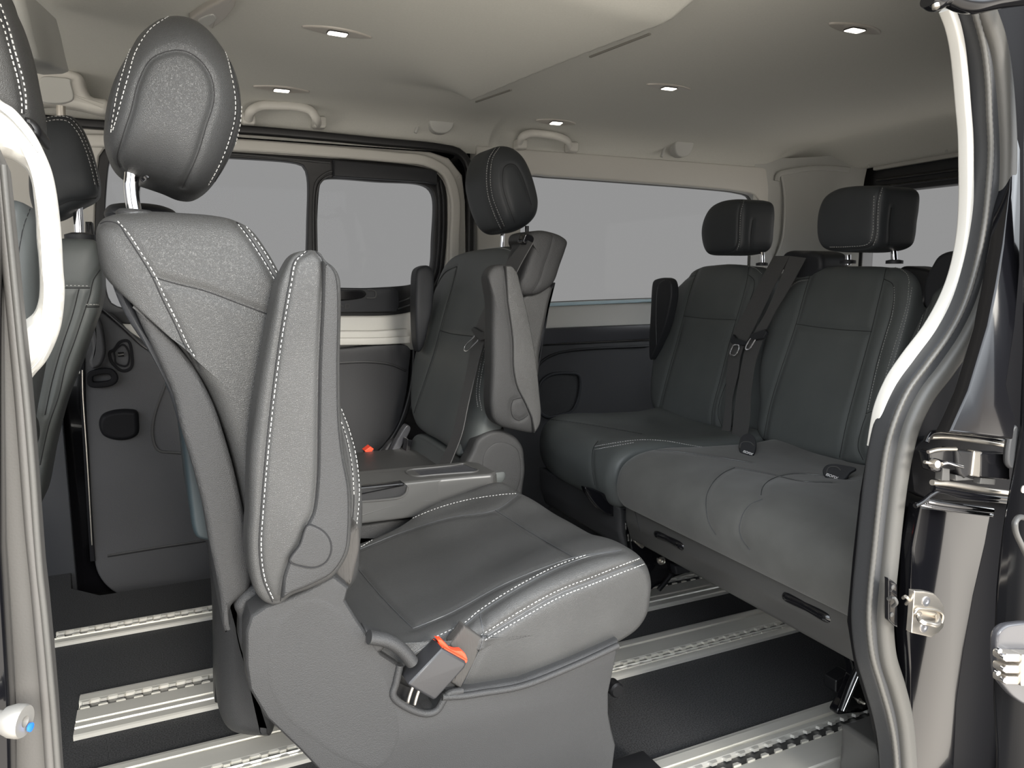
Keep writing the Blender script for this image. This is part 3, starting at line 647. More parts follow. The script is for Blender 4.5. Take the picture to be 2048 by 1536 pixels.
# shape the seat: dished insert between side bolsters, rounded front corners
me = cs.data
for q in me.vertices:
    c = q.co; t_ = (c.y - (YN - .005)) / .43
    topn = max(0.0, min(1.0, (c.z - .33) / .05))
    dish = math.exp(-((t_ - .5) / .26) ** 4) * .016 * topn
    fr = sst(.52, .66, c.x); rnd = fr * (max(0, 2 * t_ - 1) ** 2 * .055 + max(0, 1 - 2 * t_) ** 3 * .006)
    c.x -= rnd; c.z -= dish
    c.z += .010 * topn * math.exp(-((t_ - .93) / .05) ** 2)
me.update()
seams(cs, [[(720, 1098), (800, 1066), (900, 1035), (990, 1020), (1035, 990)], [(990, 1020), (1070, 1070), (1148, 1115)], [(718, 1140), (760, 1190), (800, 1232), (826, 1257)], [(826, 1257), (900, 1226), (1000, 1172), (1080, 1138), (1148, 1115), (1243, 1100)],
           [(826, 1308), (873, 1278), (928, 1250), (959, 1226), (1027, 1182), (1113, 1137), (1180, 1112), (1243, 1100)], [(966, 1276), (1046, 1227), (1115, 1189), (1183, 1162), (1251, 1135), (1292, 1120)], [(921, 1379), (945, 1330), (966, 1276), (959, 1226)]],
      [[(962, 1270), (1044, 1220), (1113, 1182), (1181, 1155), (1249, 1128), (1290, 1113)], [(970, 1280), (1050, 1233), (1118, 1195), (1186, 1168), (1254, 1141), (1295, 1126)], [(873, 1273), (928, 1246), (957, 1222), (1025, 1178), (1111, 1133), (1178, 1108)],
       [(722, 1094), (780, 1060), (860, 1022), (930, 1001), (1000, 990), (1035, 987)]], .0035, .006, .0008, .0006, tm=M['piping'])
# elastic gusset at the rear corner of the cushion
slab('gusset', ys([(929, 1252), (964, 1276), (952, 1320), (921, 1379), (903, 1366), (915, 1320), (900, 1290)], YN - .012), (0, .02, 0), M['elastic'], s1, .003, .004, N=90, spline=False, nc=4)
# plastic side cover and pedestal
ba = yplate('side_cover', XZ([(502, 1233), (533, 1212), (580, 1196), (620, 1178), (668, 1151), (699, 1176), (692, 1202), (715, 1240), (737, 1272), (764, 1308), (798, 1330), (791, 1366), (785, 1390), (812, 1414), (853, 1427), (873, 1421), (896, 1386), (921, 1383), (962, 1377), (1044, 1363), (1147, 1322), (1239, 1281), (1232, 1325), (1219, 1387), (1219, 1428), (1225, 1460), (1233, 1492), (1229, 1524), (1222, 1585), (700, 1600), (632, 1536), (598, 1500), (533, 1438), (499, 1380), (492, 1332), (492, 1264)], YN - .02), [], YN - .02, .05, M['plastic'], s1, .006)
slab('cover_disc', ys([(598, 1201), (575, 1220), (554, 1243), (535, 1284), (530, 1340), (540, 1390), (570, 1440), (620, 1480), (680, 1520), (760, 1540), (800, 1480), (790, 1400), (760, 1330), (720, 1270), (680, 1215), (640, 1195)], YN - .0207), (0, .02, 0), M['plastic'], s1, .010, .002, N=200, nr=6, nc=4)
tube('cover_hem', ys([(884, 1394), (925, 1392), (965, 1386), (1044, 1372), (1147, 1332), (1236, 1291)], YN - .022), .0045, M['plastic'], s1, N=40)
slab('buckle_pocket', ys([(793, 1330), (880, 1340), (905, 1385), (880, 1422), (853, 1430), (812, 1418), (785, 1392), (790, 1366)], YN + .012), (0, .03, 0), M['black'], s1, .004, .004, N=80, spline=False, nc=4)
tube('pocket_lip', ys([(800, 1330), (792, 1366), (786, 1390), (813, 1414), (853, 1427), (873, 1421), (896, 1388), (925, 1381)], YN - .020), .0048, M['plastic'], s1, N=60)
# inner hinge arm and far leg of the frame
slab('hinge_cover', ys([(470, 1215), (500, 1180), (540, 1170), (590, 1195), (560, 1260), (500, 1330), (480, 1290), (478, 1240)], YN + .035), (0, .04, 0), M['plastic'], s1, .01, .01, N=90)
slab('leg_cover', [at(a, b, y=1.20) for a, b in [(412, 1060), (420, 1120), (428, 1200), (432, 1290), (436, 1400), (444, 1455), (460, 1480), (500, 1490), (550, 1485), (552, 1380), (520, 1290), (500, 1180), (490, 1080)]], (0, .12, 0), M['plastic'], s1, .03, .05, N=160, nr=10, nc=10)
slab('leg_rib', [at(a, b, y=1.28) for a, b in [(424, 1020), (430, 1100), (428, 1200), (430, 1408), (446, 1410), (450, 1200), (446, 1020)]], (0, .05, 0), M['black'], s1, .006, .006, N=80, spline=False)
slab('frame_side', ys([(552, 1260), (700, 1290), (1150, 1340), (1160, 1440), (900, 1450), (700, 1455), (560, 1430), (530, 1330)], 1.24), (0, .05, 0), M['plastic_dark'], s1, .01, .01, N=100, spline=False)
slab('frame_crossbeam', ys([(560, 1290), (1120, 1340), (1130, 1400), (560, 1380)], YN + .03), (0, .36, 0), M['black'], s1, .006, .006, N=60, spline=False)
box('floor_plate', (.50, .905, .012), (.69, .96, .03), M['black'], s1, .004)
disc('front_stud', at(1222, 1370, y=1.12), (0, -1, 0), [(.014, 0), (.014, .02), (.011, .024)], M['black'], s1)
# recline lever
tube('recline_lever', ys([(738, 1274), (752, 1276), (772, 1280), (792, 1290), (810, 1306), (824, 1324)], YN - .03), .0085, M['plastic'], s1, N=40, r2=.011, k=16)
slab('lever_boss', ys([(732, 1262), (752, 1268), (772, 1276), (770, 1300), (752, 1308), (738, 1290)], YN - .02), (0, .03, 0), M['plastic'], s1, .006, .008, N=60, nc=4)
# belt buckle standing out of the pocket
bu = cut('belt_buckle', ys([(884, 1297), (932, 1324), (933, 1330), (930, 1337), (873, 1399), (867, 1401), (820, 1374), (817, 1370), (819, 1365)], YN - .045), .034, mat('buckle_black', (.025, .025, .027), .35, bump=.1), s1, .004)
slab('release_button', ys([(885, 1293), (936, 1321), (933, 1327), (884, 1300)], YN - .040), (-.004, .026, 0), M['red'], bu, .0015, .002, N=70, spline=False, nc=3)
cut('button_face', ys([(874, 1279), (884, 1297), (908, 1310), (932, 1323), (935, 1318), (931, 1308), (924, 1302), (912, 1302), (902, 1299), (892, 1288), (884, 1280)], YN - .030), .012, M['red'], bu, .001)
for a in ((821, 1386), (835, 1389)):
    tube('buckle_wire', ys([(a[0] + 6, a[1] - 16), a, (a[0] - 6, a[1] + 20)], YN - .015), .0022, M['steel'], bu, N=10)
# skirt of cloth between backrest and cushion
slab('seat_skirt', ys([(672, 1090), (700, 1060), (716, 1050), (722, 1090), (712, 1140), (702, 1172), (690, 1170), (668, 1150)], YN + .005), (0, .06, 0), M['elastic'], s1, .006, .01, N=70)
# ================================================================== MIDDLE SEAT (faces forward)
MP = V3(.66, 0, .49); MN = V3(-1, 0, .33)
def om(pts, d=0): return [on(a, b, MP + MN / np.linalg.norm(MN) * d, MN) for a, b in pts]
s2 = thing('captain_seat', 'black leather single seat by the far door, with raised armrests and a belt across it', 'seat', (.7, 1.85, 0), 'single captain seats')
mbk = slab('backrest', om([(893, 514), (915, 503), (942, 497), (975, 492), (1010, 490), (1030, 493), (1040, 506), (1037, 540), (1022, 590), (1003, 640), (984, 700), (972, 750), (964, 800), (960, 830), (950, 862), (938, 890), (922, 908), (905, 907), (887, 897), (862, 880), (839, 867), (822, 850), (813, 820), (812, 790), (815, 740), (824, 700), (835, 665), (845, 630), (855, 598), (868, 558), (880, 530)]), (.075, 0, -.01), M['leather_smooth'], s2, rd=.045, rd2=.03, N=300, nr=14, nc=60, nm=6, pil=6)
seams(mbk, [[(914, 533), (905, 570), (890, 622), (880, 660), (868, 705), (850, 760), (833, 810), (822, 846)], [(880, 661), (905, 668), (940, 672), (985, 680)], [(913, 533), (890, 545), (872, 575), (860, 610)],
             [(1010, 545), (1000, 600), (985, 650)], [(836, 867), (862, 880), (887, 897), (918, 913)]],
      [[(862, 600), (845, 640), (830, 690), (820, 740), (816, 790)], [(900, 514), (930, 503), (965, 499), (1000, 496), (1022, 502), (1032, 512)],
       [(986, 652), (968, 700), (958, 745), (953, 790), (957, 818)], [(992, 656), (975, 700), (964, 745), (959, 790), (964, 822)]], .0035, .007, .0008, .0007)
lo = slab('lower_back', om([(826, 872), (845, 872), (866, 884), (890, 900), (912, 914), (935, 925), (930, 975), (820, 960), (815, 900)], -.01), (.10, 0, 0), M['leather_smooth'], s2, .01, .012, N=90)
sb = slab('side_bolster', ys([(968, 835), (985, 826), (1000, 850), (1010, 868), (985, 880), (965, 905), (940, 918), (918, 912), (930, 880), (940, 845), (950, 828)], 1.64), (.0, .06, 0), M['leather_smooth'], s2, .015, .02, N=120)
mh = slab('headrest', yb([(1003, 290), (1024, 293), (1043, 308), (1058, 335), (1073, 383), (1077, 410), (1072, 434), (1051, 455), (1018, 466), (1002, 458), (986, 430), (975, 393), (969, 355), (974, 320), (984, 300)], 1.735, .04), (0, .215, 0), M['leather_head'], s2, rd=.075, N=220, nr=14, nc=50, nm=8, pil=2.8)
seams(mh, [[(1005, 352), (1008, 335), (1018, 328), (1030, 330), (1043, 350), (1054, 380), (1063, 410)], [(1005, 352), (1006, 375), (1013, 400), (1022, 425), (1030, 446)], [(995, 293), (981, 315), (976, 355), (980, 393), (993, 430), (1006, 458)], [(946, 468), (975, 466), (1005, 459)]],
      [[(991, 296), (978, 318), (973, 355), (977, 394), (990, 432), (1002, 458)], [(999, 295), (986, 315), (981, 355), (985, 392), (998, 428), (1010, 455)]], .0025, .006, .0007, .0006)
tube('headrest_post', [at(a, b, y=1.86) for a, b in [(1006, 462), (1005, 480), (1004, 500)]], .006, M['chrome'], s2, N=8)
tube('headrest_post', [at(a, b, y=1.78) for a, b in [(1054, 452), (1054, 464), (1056, 480)]], .005, M['black_gloss'], s2, N=8)
ma = slab('armrest', ys([(979, 551), (983, 541), (993, 532), (1007, 529), (1024, 532), (1034, 544), (1041, 568), (1058, 637), (1073, 722), (1080, 790), (1083, 828), (1080, 852), (1071, 868), (1062, 868), (1037, 863), (1003, 853), (990, 840), (984, 812), (986, 739), (986, 671), (986, 602), (981, 568)], 1.52), (0, .06, 0), M['plastic'], s2, rd=.028, N=220, nr=12, nc=40, pil=5)
seams(ma, [[(1012, 531), (1015, 602), (1025, 678), (1027, 739), (1034, 773), (1051, 808), (1063, 835), (1067, 866)], [(1026, 800), (1022, 815), (1026, 834), (1036, 841), (1046, 838), (1056, 830)], [(1026, 800), (1036, 797), (1044, 796)]], [], .002, .006, .0010)
mp = yplate('armrest_pad', chain([(1012, 532), (1024, 532), (1035, 546), (1041, 568), (1058, 637), (1073, 722), (1080, 790), (1083, 828), (1080, 850), (1070, 867)], [(1064, 835), (1052, 808), (1035, 773), (1028, 739), (1026, 678), (1016, 602)], 1.5165), [], 1.5165, .05, M['leather'], s2, .004)
slab('armrest', ys([(836, 540), (845, 533), (858, 531), (868, 540), (870, 560), (867, 610), (858, 655), (848, 695), (840, 705), (835, 690), (832, 640), (832, 580)], 2.06), (0, .06, 0), M['plastic_dark'], s2, rd=.02, N=100, pil=5)
mb_ = slab('belt_bolster', ys([(1063, 466), (1085, 460), (1106, 463), (1128, 471), (1140, 482), (1136, 499), (1125, 530), (1114, 562), (1105, 574), (1085, 587), (1059, 592), (1045, 588), (1040, 572), (1048, 545), (1060, 510), (1067, 488), (1060, 478)], 1.575), (0, .13, 0), M['plastic'], s2, rd=.035, N=150, nr=12, nc=30, pil=5)
seams(mb_, [[(1106, 466), (1100, 495), (1088, 530), (1078, 562), (1060, 590)]], [], .001, .005, .0005)
bg_ = slab('belt_guide', ys([(1048, 474), (1052, 467), (1063, 469), (1069, 476), (1066, 486), (1055, 490), (1046, 484)], 1.56), (0, .03, 0), M['black_gloss'], s2, .003, .006, N=50, nc=4)
msh = slab('back_shell', ys([(1112, 565), (1104, 595), (1097, 640), (1088, 690), (1079, 740), (1070, 760), (1072, 700), (1080, 650), (1092, 600), (1100, 575)], 1.70), (0, .33, 0), M['plastic_dark'], s2, .008, .01, N=80)
slab('side_cushion', ys([(1080, 570), (1106, 574), (1100, 610), (1092, 650), (1082, 700), (1076, 760), (1040, 780), (1020, 700), (1040, 600)], 1.60), (0, .06, 0), M['leather'], s2, .012, .015, N=90)
sc = slab('side_cover', ys([(930, 935), (944, 905), (955, 880), (970, 868), (985, 862), (1005, 860), (1024, 869), (1038, 880), (1048, 897), (1051, 920), (1052, 945), (1049, 968), (1044, 1005), (1030, 1060), (960, 1060), (940, 1000)], 1.575), (0, .05, 0), M['plastic'], s2, .010, .012, N=160, nr=8, nc=12)
slab('cover_disc', ys([(985, 889), (1000, 884), (1020, 888), (1036, 900), (1042, 930), (1040, 965), (1030, 985), (1000, 990), (970, 960), (965, 930), (970, 905)], 1.5735), (0, .02, 0), M['plastic'], s2, .003, .003, N=100, nr=4, nc=4)
slab('cushion', [V3(x, 1.66, z) for x, z in [(.24, .25), (.22, .29), (.26, .325), (.40, .33), (.55, .33), (.70, .33), (.70, .25), (.40, .23)]], (0, .38, 0), M['leather'], s2, .02, .04, N=120, nr=8, nc=10)
slab('pedestal', [V3(x, 1.70, z) for x, z in [(.34, .011), (.36, .23), (.74, .23), (.78, .011)]], (0, .32, 0), M['plastic_dark'], s2, .01, .01, N=80, spline=False)
slab('seat_skirt', ys([(938, 828), (955, 824), (985, 838), (1005, 850), (1010, 862), (985, 868), (962, 890), (945, 915), (930, 905), (935, 870)], 1.655), (0, .05, 0), M['elastic'], s2, .006, .01, N=80)
L = om([(1050, 478), (1013, 527), (985, 585), (954, 650), (942, 698), (930, 760), (918, 812), (905, 868), (878, 930)], .018); Rr = om([(1066, 486), (1040, 532), (1012, 590), (979, 652), (962, 704), (948, 760), (936, 812), (924, 868), (900, 930)], .018)
o = ribbon('webbing', L, Rr, M['webbing'], s2, .002, 70)
tg_ = slab('belt_tongue', om([(941, 659), (946, 654), (962, 664), (976, 663), (979, 668), (972, 678), (960, 682), (948, 672)], .028), (.008, 0, 0), M['plastic'], s2, .0015, .002, N=60, nc=3, spline=False)
sweep('tongue_blade', om([(951, 672), (946, 684), (929, 692), (930, 700), (945, 697), (958, 680)][:0] or [(950, 672), (930, 692), (929, 699), (934, 701), (957, 680)], .030), rrect(.0022, .001, .0005), M['chrome'], tg_, (-1, 0, .3), N=40)
b2 = slab('belt_buckle', [at(a, b, y=2.02) for a, b in [(731, 904), (744, 896), (756, 912), (752, 925), (735, 925)]], (0, .03, 0), M['plastic_mid'], s2, .002, .003, N=40, nc=3, spline=False)
slab('release_button', [at(a, b, y=2.015) for a, b in [(729, 902), (741, 893), (748, 898), (738, 910)]], (0, .03, 0), M['red'], b2, .001, .002, N=40, nc=3, spline=False)
slab('hinge_bracket', [at(a, b, y=2.04) for a, b in [(770, 900), (785, 882), (798, 880), (790, 905), (770, 925), (765, 915)]], (0, .03, 0), M['plastic_mid'], s2, .004, .005, N=50)
slab('hinge_arm', [at(a, b, y=2.0) for a, b in [(815, 850), (822, 856), (800, 900), (788, 925), (780, 918), (800, 870)]], (0, .03, 0), M['plastic_gloss'], s2, .004, .005, N=50)
slab('latch_slot', [at(a, b, y=1.96) for a, b in [(815, 878), (826, 880), (820, 905), (815, 926), (808, 922)]], (0, .03, 0), M['black_gloss'], s2, .002, .003, N=40, nc=3, spline=False)

# ================================================================== FOLD-DOWN TABLE UNIT BETWEEN THE SEATS
tb_ = thing('console_table', 'folded grey plastic console table with a long tray recess, beside the near seat cushion', 'console', (.45, 1.42, 0))
top = [V3(.20, 1.365, .42), V3(.56, 1.352, .42), V3(.60, 1.37, .415), V3(.625, 1.42, .41), V3(.61, 1.47, .42), V3(.56, 1.49, .42), V3(.20, 1.50, .42)]
slab('table_top', [at(a, b, z=.42) for a, b in [(640, 950), (723, 941), (800, 934), (893, 926), (935, 922), (960, 925), (993, 943), (985, 948), (945, 951), (860, 959), (723, 974), (640, 984)]], (0, 0, -.05), M['grey_panel'], tb_, .006, .008, N=180, spline=False, nc=6)
slab('tray', [at(a, b, z=.4205) for a, b in [(812, 944), (820, 940), (850, 937), (900, 932), (928, 928), (938, 932), (956, 940), (950, 944), (925, 946), (870, 950), (835, 953), (822, 951)]], (0, 0, -.006), M['plastic_gloss'], tb_, .002, .002, N=90, nc=4)
sweep('tray_lip', [at(a, b, z=.421) for a, b in [(812, 944), (820, 940), (850, 937), (900, 932), (928, 928), (938, 932), (956, 940), (950, 944), (925, 946), (870, 950), (835, 953), (822, 951)]], circ(.0022, 6), M['grey_panel'], tb_, (0, 0, 1), closed=True, N=70)
ft = 1.352
slab('front_panel', ys([(640, 983), (723, 974), (860, 959), (945, 951), (985, 948), (996, 958), (997, 990), (996, 1010), (880, 1030), (720, 1050), (640, 1060)], ft), (0, .10, 0), M['grey_panel'], tb_, .005, .008, N=160, spline=False, nc=6)
slab('recess', ys([(640, 988), (722, 976), (808, 966), (815, 972), (815, 985), (806, 994), (723, 1006), (640, 1014)], ft - .0015), (0, .02, 0), M['black'], tb_, .002, .002, N=80, spline=False, nc=3)
slab('pull_bar', ys([(640, 986), (722, 974), (808, 965), (810, 972), (722, 990), (640, 998)], ft - .008), (0, .02, 0), M['black_gloss'], tb_, .003, .004, N=80, spline=False, nc=3)
sweep('recess_lip', ys([(724, 1003), (780, 998), (802, 994), (812, 986), (815, 974)], ft - .003), circ(.0022, 6), M['grey_panel'], tb_, (0, 1, 0), N=30)
sweep('panel_gap', ys([(948, 953), (954, 965), (956, 988)], ft - .001), rrect(.0012, .001, .0005), M['black'], tb_, (0, 1, 0), N=20)
slab('lower_panel', ys([(640, 1062), (720, 1050), (850, 1030), (996, 1008), (1000, 1100), (900, 1250), (700, 1350), (640, 1300)], ft + .035), (0, .08, 0), M['plastic'], tb_, .006, .01, N=100, spline=False, nc=6)
slab('pedestal', [V3(x, ft + .06, z) for x, z in [(.30, .011), (.30, .32), (.60, .32), (.66, .011)]], (0, .14, 0), M['plastic_dark'], tb_, .01, .01, N=60, spline=False)
mb = MB()
for px in ([(724, 957), (732, 956)], [(728, 953), (730, 960)]): sweep('', [at(a, b, z=.4206) for a, b in px], rrect(.0008, .0004, .0002), None, None, mb=mb)
mb.build('icon', M['print'], tb_)
sweep('hatch_line', [at(a, b, z=.4205) for a, b in [(736, 950), (742, 951), (752, 962)]], rrect(.0009, .0006, .0003), M['black'], tb_, N=12)
# ================================================================== REAR BENCH
BP = V3(1.36, 0, .35); BN = V3(-.48, 0, .14) / .5
def ob(pts, d=0): return [on(a, b, BP + BN * d, BN) for a, b in pts]
def head(par, px, x, dx, seam, stitch, dome=.01):
    o = slab('headrest', [at(a, b, x=x) for a, b in px], (dx, 0, .0), M['leather_head'], par, rd=.045, N=200, nr=14, nc=50, nm=8, pil=4)
    seams(o, seam, stitch, .002, .005, .0006, .0006); return o
# --- single section
b1 = thing('bench_seat', 'narrow rear bench section nearest the far window, with a raised armrest', 'seat', (1.2, 1.7, 0), 'rear bench sections')
o = slab('backrest', ob([(1394, 530), (1420, 526), (1447, 524), (1475, 525), (1500, 528), (1517, 531), (1529, 542), (1532, 560), (1520, 610), (1505, 665), (1488, 720), (1474, 770), (1462, 815), (1452, 850), (1440, 859), (1423, 857), (1390, 848), (1350, 838), (1313, 828), (1301, 820), (1293, 800), (1292, 770), (1296, 730), (1303, 678), (1313, 632), (1327, 598), (1343, 575), (1358, 560), (1376, 540)]), (.12, 0, -.03), M['leather_smooth'], b1, rd=.05, rd2=.03, N=280, nr=14, nc=60, pil=6)
seams(o, [[(1399, 532), (1391, 551), (1381, 580), (1367, 633), (1352, 690), (1335, 750), (1322, 800), (1316, 828)], [(1498, 530), (1494, 560), (1484, 600), (1472, 640), (1455, 700), (1440, 760), (1425, 820), (1423, 856)], [(1367, 632), (1410, 637), (1473, 640)], [(1391, 551), (1372, 556), (1355, 572), (1342, 590)], [(1497, 550), (1508, 560), (1507, 580), (1500, 600)], [(1455, 760), (1440, 800), (1436, 830), (1445, 856)]],
      [[(1302, 680), (1308, 650), (1318, 622), (1335, 595), (1352, 575)], [(1400, 533), (1440, 529), (1490, 531), (1510, 536), (1524, 548)]], .0045, .010, .0007, .0006)
head(b1, [(1393, 466), (1396, 444), (1404, 424), (1414, 411), (1430, 402), (1450, 398), (1468, 398), (1479, 403), (1482, 420), (1480, 460), (1478, 485), (1472, 500), (1455, 508), (1425, 511), (1405, 508), (1397, 494)], 1.42, .135,
     [[(1484, 400), (1478, 425), (1476, 460), (1475, 483), (1468, 500), (1440, 506), (1404, 507)], [(1506, 440), (1502, 470), (1502, 502)]], [[(1488, 402), (1482, 425), (1480, 460), (1479, 485), (1473, 503)]])
tube('headrest_post', [at(a, b, x=1.50) for a, b in [(1524, 505), (1525, 515), (1525, 527)]], .006, M['chrome'], b1, N=6)
disc('post_collar', at(1524, 527, x=1.50), (0, 0, 1), [(.016, -.006), (.016, .001), (.008, .003)], M['plastic_dark'], b1)
P1 = [(1.44, .28), (1.44, .395), (1.30, .40), (1.18, .405), (1.06, .412), (.99, .405), (.955, .38), (.942, .34), (.948, .29), (.965, .262), (1.02, .255), (1.2, .26)]
o = slab('cushion', [V3(x, 1.462, z) for x, z in P1], (0, .455, 0), M['leather_smooth'], b1, .018, .035, N=200, nr=10, nc=30, nm=50)
for q in o.data.vertices:
    t_ = (q.co.y - 1.462) / .455; q.co.z -= .012 * math.exp(-((t_ - .5) / .28) ** 4) * sst(.33, .38, q.co.z); q.co.x += .05 * max(0, t_ - .55) ** 2 * sst(1.2, .95, q.co.x) * 4 * (1 if q.co.x < 1.2 else 0)
seams(o, [[(1196, 882), (1187, 895), (1184, 920), (1186, 950), (1190, 970)], [(1092, 838), (1150, 845), (1230, 858), (1285, 868)]], [[(1190, 893), (1230, 886), (1280, 880), (1330, 882), (1390, 892), (1430, 897)], [(1190, 899), (1230, 892), (1270, 885)]], .003, .007, .0008, .0008)
slab('cushion_skirt', [V3(x, 1.478, z) for x, z in [(.972, .262), (.975, .20), (.99, .155), (1.03, .145), (1.2, .16), (1.3, .26)]], (0, .42, 0), M['plastic_mid'], b1, .01, .015, N=100, spline=False)
slab('frame', [V3(x, 1.60, z) for x, z in [(1.02, .16), (1.30, .20), (1.40, .25), (1.45, .011), (1.10, .011)]], (0, .03, 0), M['black_paint'], b1, .004, .005, N=60, spline=False)
a1 = slab('armrest', [at(a, b, x=1.40) for a, b in [(1302, 572), (1304, 562), (1314, 557), (1330, 556), (1338, 562), (1341, 585), (1336, 620), (1325, 660), (1312, 690), (1298, 720), (1296, 690), (1299, 630)]], (.035, 0, 0), M['plastic_dark'], b1, rd=.012, N=90, pil=5)
tube('armrest_edge', [at(a, b, x=1.395) for a, b in [(1313, 690), (1312, 640), (1314, 585), (1318, 568), (1330, 560)]], .0012, M['piping'], b1, N=20)
b_ = slab('belt_buckle', [at(a, b, x=1.27) for a, b in [(1229, 846), (1236, 836), (1246, 836), (1243, 846)]], (.02, .0, .0), M['red'], b1, .002, .003, N=40, nc=3, spline=False)
# --- double section
b2_ = thing('bench_seat', 'wide double rear bench section beside the open door pillar', 'seat', (1.2, 1.02, 0), 'rear bench sections')
o = slab('backrest', ob([(1594, 539), (1621, 531), (1655, 528), (1690, 527), (1730, 527), (1758, 528), (1785, 530), (1803, 535), (1816, 546), (1822, 563), (1819, 603), (1806, 654), (1792, 705), (1776, 765), (1762, 820), (1752, 870), (1742, 912), (1727, 926), (1703, 927), (1656, 917), (1600, 903), (1533, 886), (1513, 876), (1504, 858), (1506, 835), (1510, 800), (1508, 770), (1509, 735), (1518, 691), (1528, 650), (1539, 616), (1550, 592), (1562, 572), (1578, 550)]), (.12, 0, -.03), M['leather_smooth'], b2_, rd=.05, rd2=.03, N=340, nr=14, nc=70, pil=6)
seams(o, [[(1624, 533), (1618, 556), (1608, 590), (1592, 648), (1575, 700), (1555, 760), (1538, 820), (1526, 885)], [(1773, 532), (1767, 560), (1755, 610), (1742, 664), (1728, 715), (1710, 780), (1692, 850), (1679, 915)], [(1592, 648), (1640, 655), (1690, 660), (1744, 663)], [(1620, 556), (1595, 560), (1574, 575), (1558, 595), (1546, 620)], [(1768, 558), (1785, 568), (1788, 590), (1782, 630), (1770, 670), (1754, 725), (1742, 780), (1732, 828)], [(1731, 828), (1740, 824), (1752, 822)], [(1732, 830), (1722, 860), (1716, 895), (1726, 920)]],
      [[(1617, 560), (1596, 564), (1577, 578), (1562, 598)], [(1597, 542), (1624, 535), (1690, 531), (1758, 532), (1800, 538), (1815, 550), (1819, 566)], [(1818, 566), (1815, 603), (1801, 654), (1785, 705), (1768, 765), (1757, 815)], [(1788, 574), (1789, 595), (1784, 632), (1772, 672), (1757, 726), (1744, 780), (1735, 825)], [(1824, 575), (1817, 615), (1806, 660), (1790, 715), (1773, 770)]], .0045, .010, .0007, .0006)
o = slab('backrest', ob([(1881, 549), (1902, 537), (1940, 531), (2000, 529), (2050, 532), (2085, 545), (2100, 575), (2095, 620), (2060, 760), (2010, 900), (1960, 955), (1900, 950), (1800, 935), (1768, 925), (1757, 900), (1757, 860), (1762, 815), (1779, 760), (1796, 712), (1816, 664), (1840, 613), (1861, 576)]), (.12, 0, -.03), M['leather_smooth'], b2_, rd=.05, rd2=.03, N=340, nr=14, nc=50, pil=6)
seams(o, [[(1905, 556), (1885, 566), (1865, 590), (1850, 625), (1838, 665), (1825, 715), (1815, 750)]], [[(1902, 559), (1882, 570), (1862, 594), (1847, 628), (1835, 667), (1822, 716), (1812, 750)], [(1902, 540), (1880, 553), (1862, 578), (1842, 615), (1820, 662), (1800, 712), (1783, 760)]], .0045, .010, .0007, .0006)
slab('belt_bolster', [at(a, b, x=1.50) for a, b in [(1846, 560), (1860, 530), (1872, 512), (1890, 503), (1925, 502), (1960, 510), (1960, 620), (1850, 620)]], (.10, 0, 0), M['plastic_dark'], b2_, .012, .016, N=90)
slab('side_edge', [at(a, b, x=1.52) for a, b in [(1800, 535), (1835, 535), (1862, 545), (1868, 560), (1850, 600), (1835, 650), (1818, 690), (1806, 700), (1812, 640), (1815, 570)]], (.07, 0, 0), M['black'], b2_, .008, .01, N=80)
head(b2_, [(1622, 450), (1626, 418), (1637, 393), (1660, 377), (1690, 371), (1720, 370), (1748, 371), (1758, 380), (1758, 410), (1754, 440), (1751, 470), (1746, 488), (1735, 497), (1700, 504), (1655, 503), (1636, 498), (1625, 482)], 1.40, .145,
     [[(1762, 371), (1754, 400), (1752, 430), (1750, 470), (1742, 491), (1700, 498), (1656, 499), (1634, 493)], [(1783, 415), (1780, 445), (1778, 490)]], [[(1748, 392), (1747, 430), (1745, 468), (1737, 487), (1700, 493), (1656, 494)], [(1765, 376), (1758, 402), (1756, 432), (1754, 472), (1746, 492)]])
tube('headrest_post', [at(a, b, x=1.50) for a, b in [(1787, 500), (1788, 512), (1789, 522)]], .007, M['chrome'], b2_, N=6)
tube('headrest_post', [at(a, b, x=1.50) for a, b in [(1696, 510), (1696, 530)]], .007, M['chrome'], b2_, N=6)
for a in (1696, 1789): disc('post_collar', at(a, 522, x=1.50), (0, 0, 1), [(.018, -.006), (.018, .001), (.009, .003)], M['plastic_dark'], b2_)
slab('belt_outlet', [at(a, b, x=1.50) for a, b in [(1560, 520), (1566, 506), (1580, 501), (1600, 504), (1622, 502), (1640, 512), (1640, 540), (1600, 560), (1562, 540)]], (.10, 0, 0), M['plastic_dark'], b2_, .012, .016, N=90)
P2 = [(1.44, .28), (1.44, .39), (1.30, .398), (1.16, .405), (1.04, .412), (.975, .402), (.940, .378), (.926, .34), (.930, .305), (.945, .285), (1.02, .28), (1.2, .28)]
o = slab('cushion', [V3(x, .70, z) for x, z in P2], (0, .735, 0), M['suede'], b2_, .02, .04, N=200, nr=10, nc=30, nm=90)
for q in o.data.vertices:
    t_ = (q.co.y - .60) / .835
    for c0 in (.27, .74): q.co.z -= .010 * math.exp(-((t_ - c0) / .15) ** 4) * sst(.33, .38, q.co.z)
seams(o, [[(1470, 935), (1448, 945), (1430, 960), (1415, 985), (1412, 1010), (1418, 1045), (1432, 1070)], [(1525, 998), (1500, 1010), (1485, 1030), (1479, 1060), (1485, 1080), (1500, 1100)], [(1522, 990), (1525, 975), (1540, 960), (1580, 948), (1640, 950), (1700, 958)], [(1470, 935), (1540, 948), (1600, 962), (1665, 965)], [(1265, 899), (1330, 901), (1420, 912), (1500, 925)]], [[(1238, 925), (1238, 912), (1245, 904)], [(1242, 918), (1246, 908), (1252, 901)]], .003, .007, .0008, .0007, tm=M['piping'])
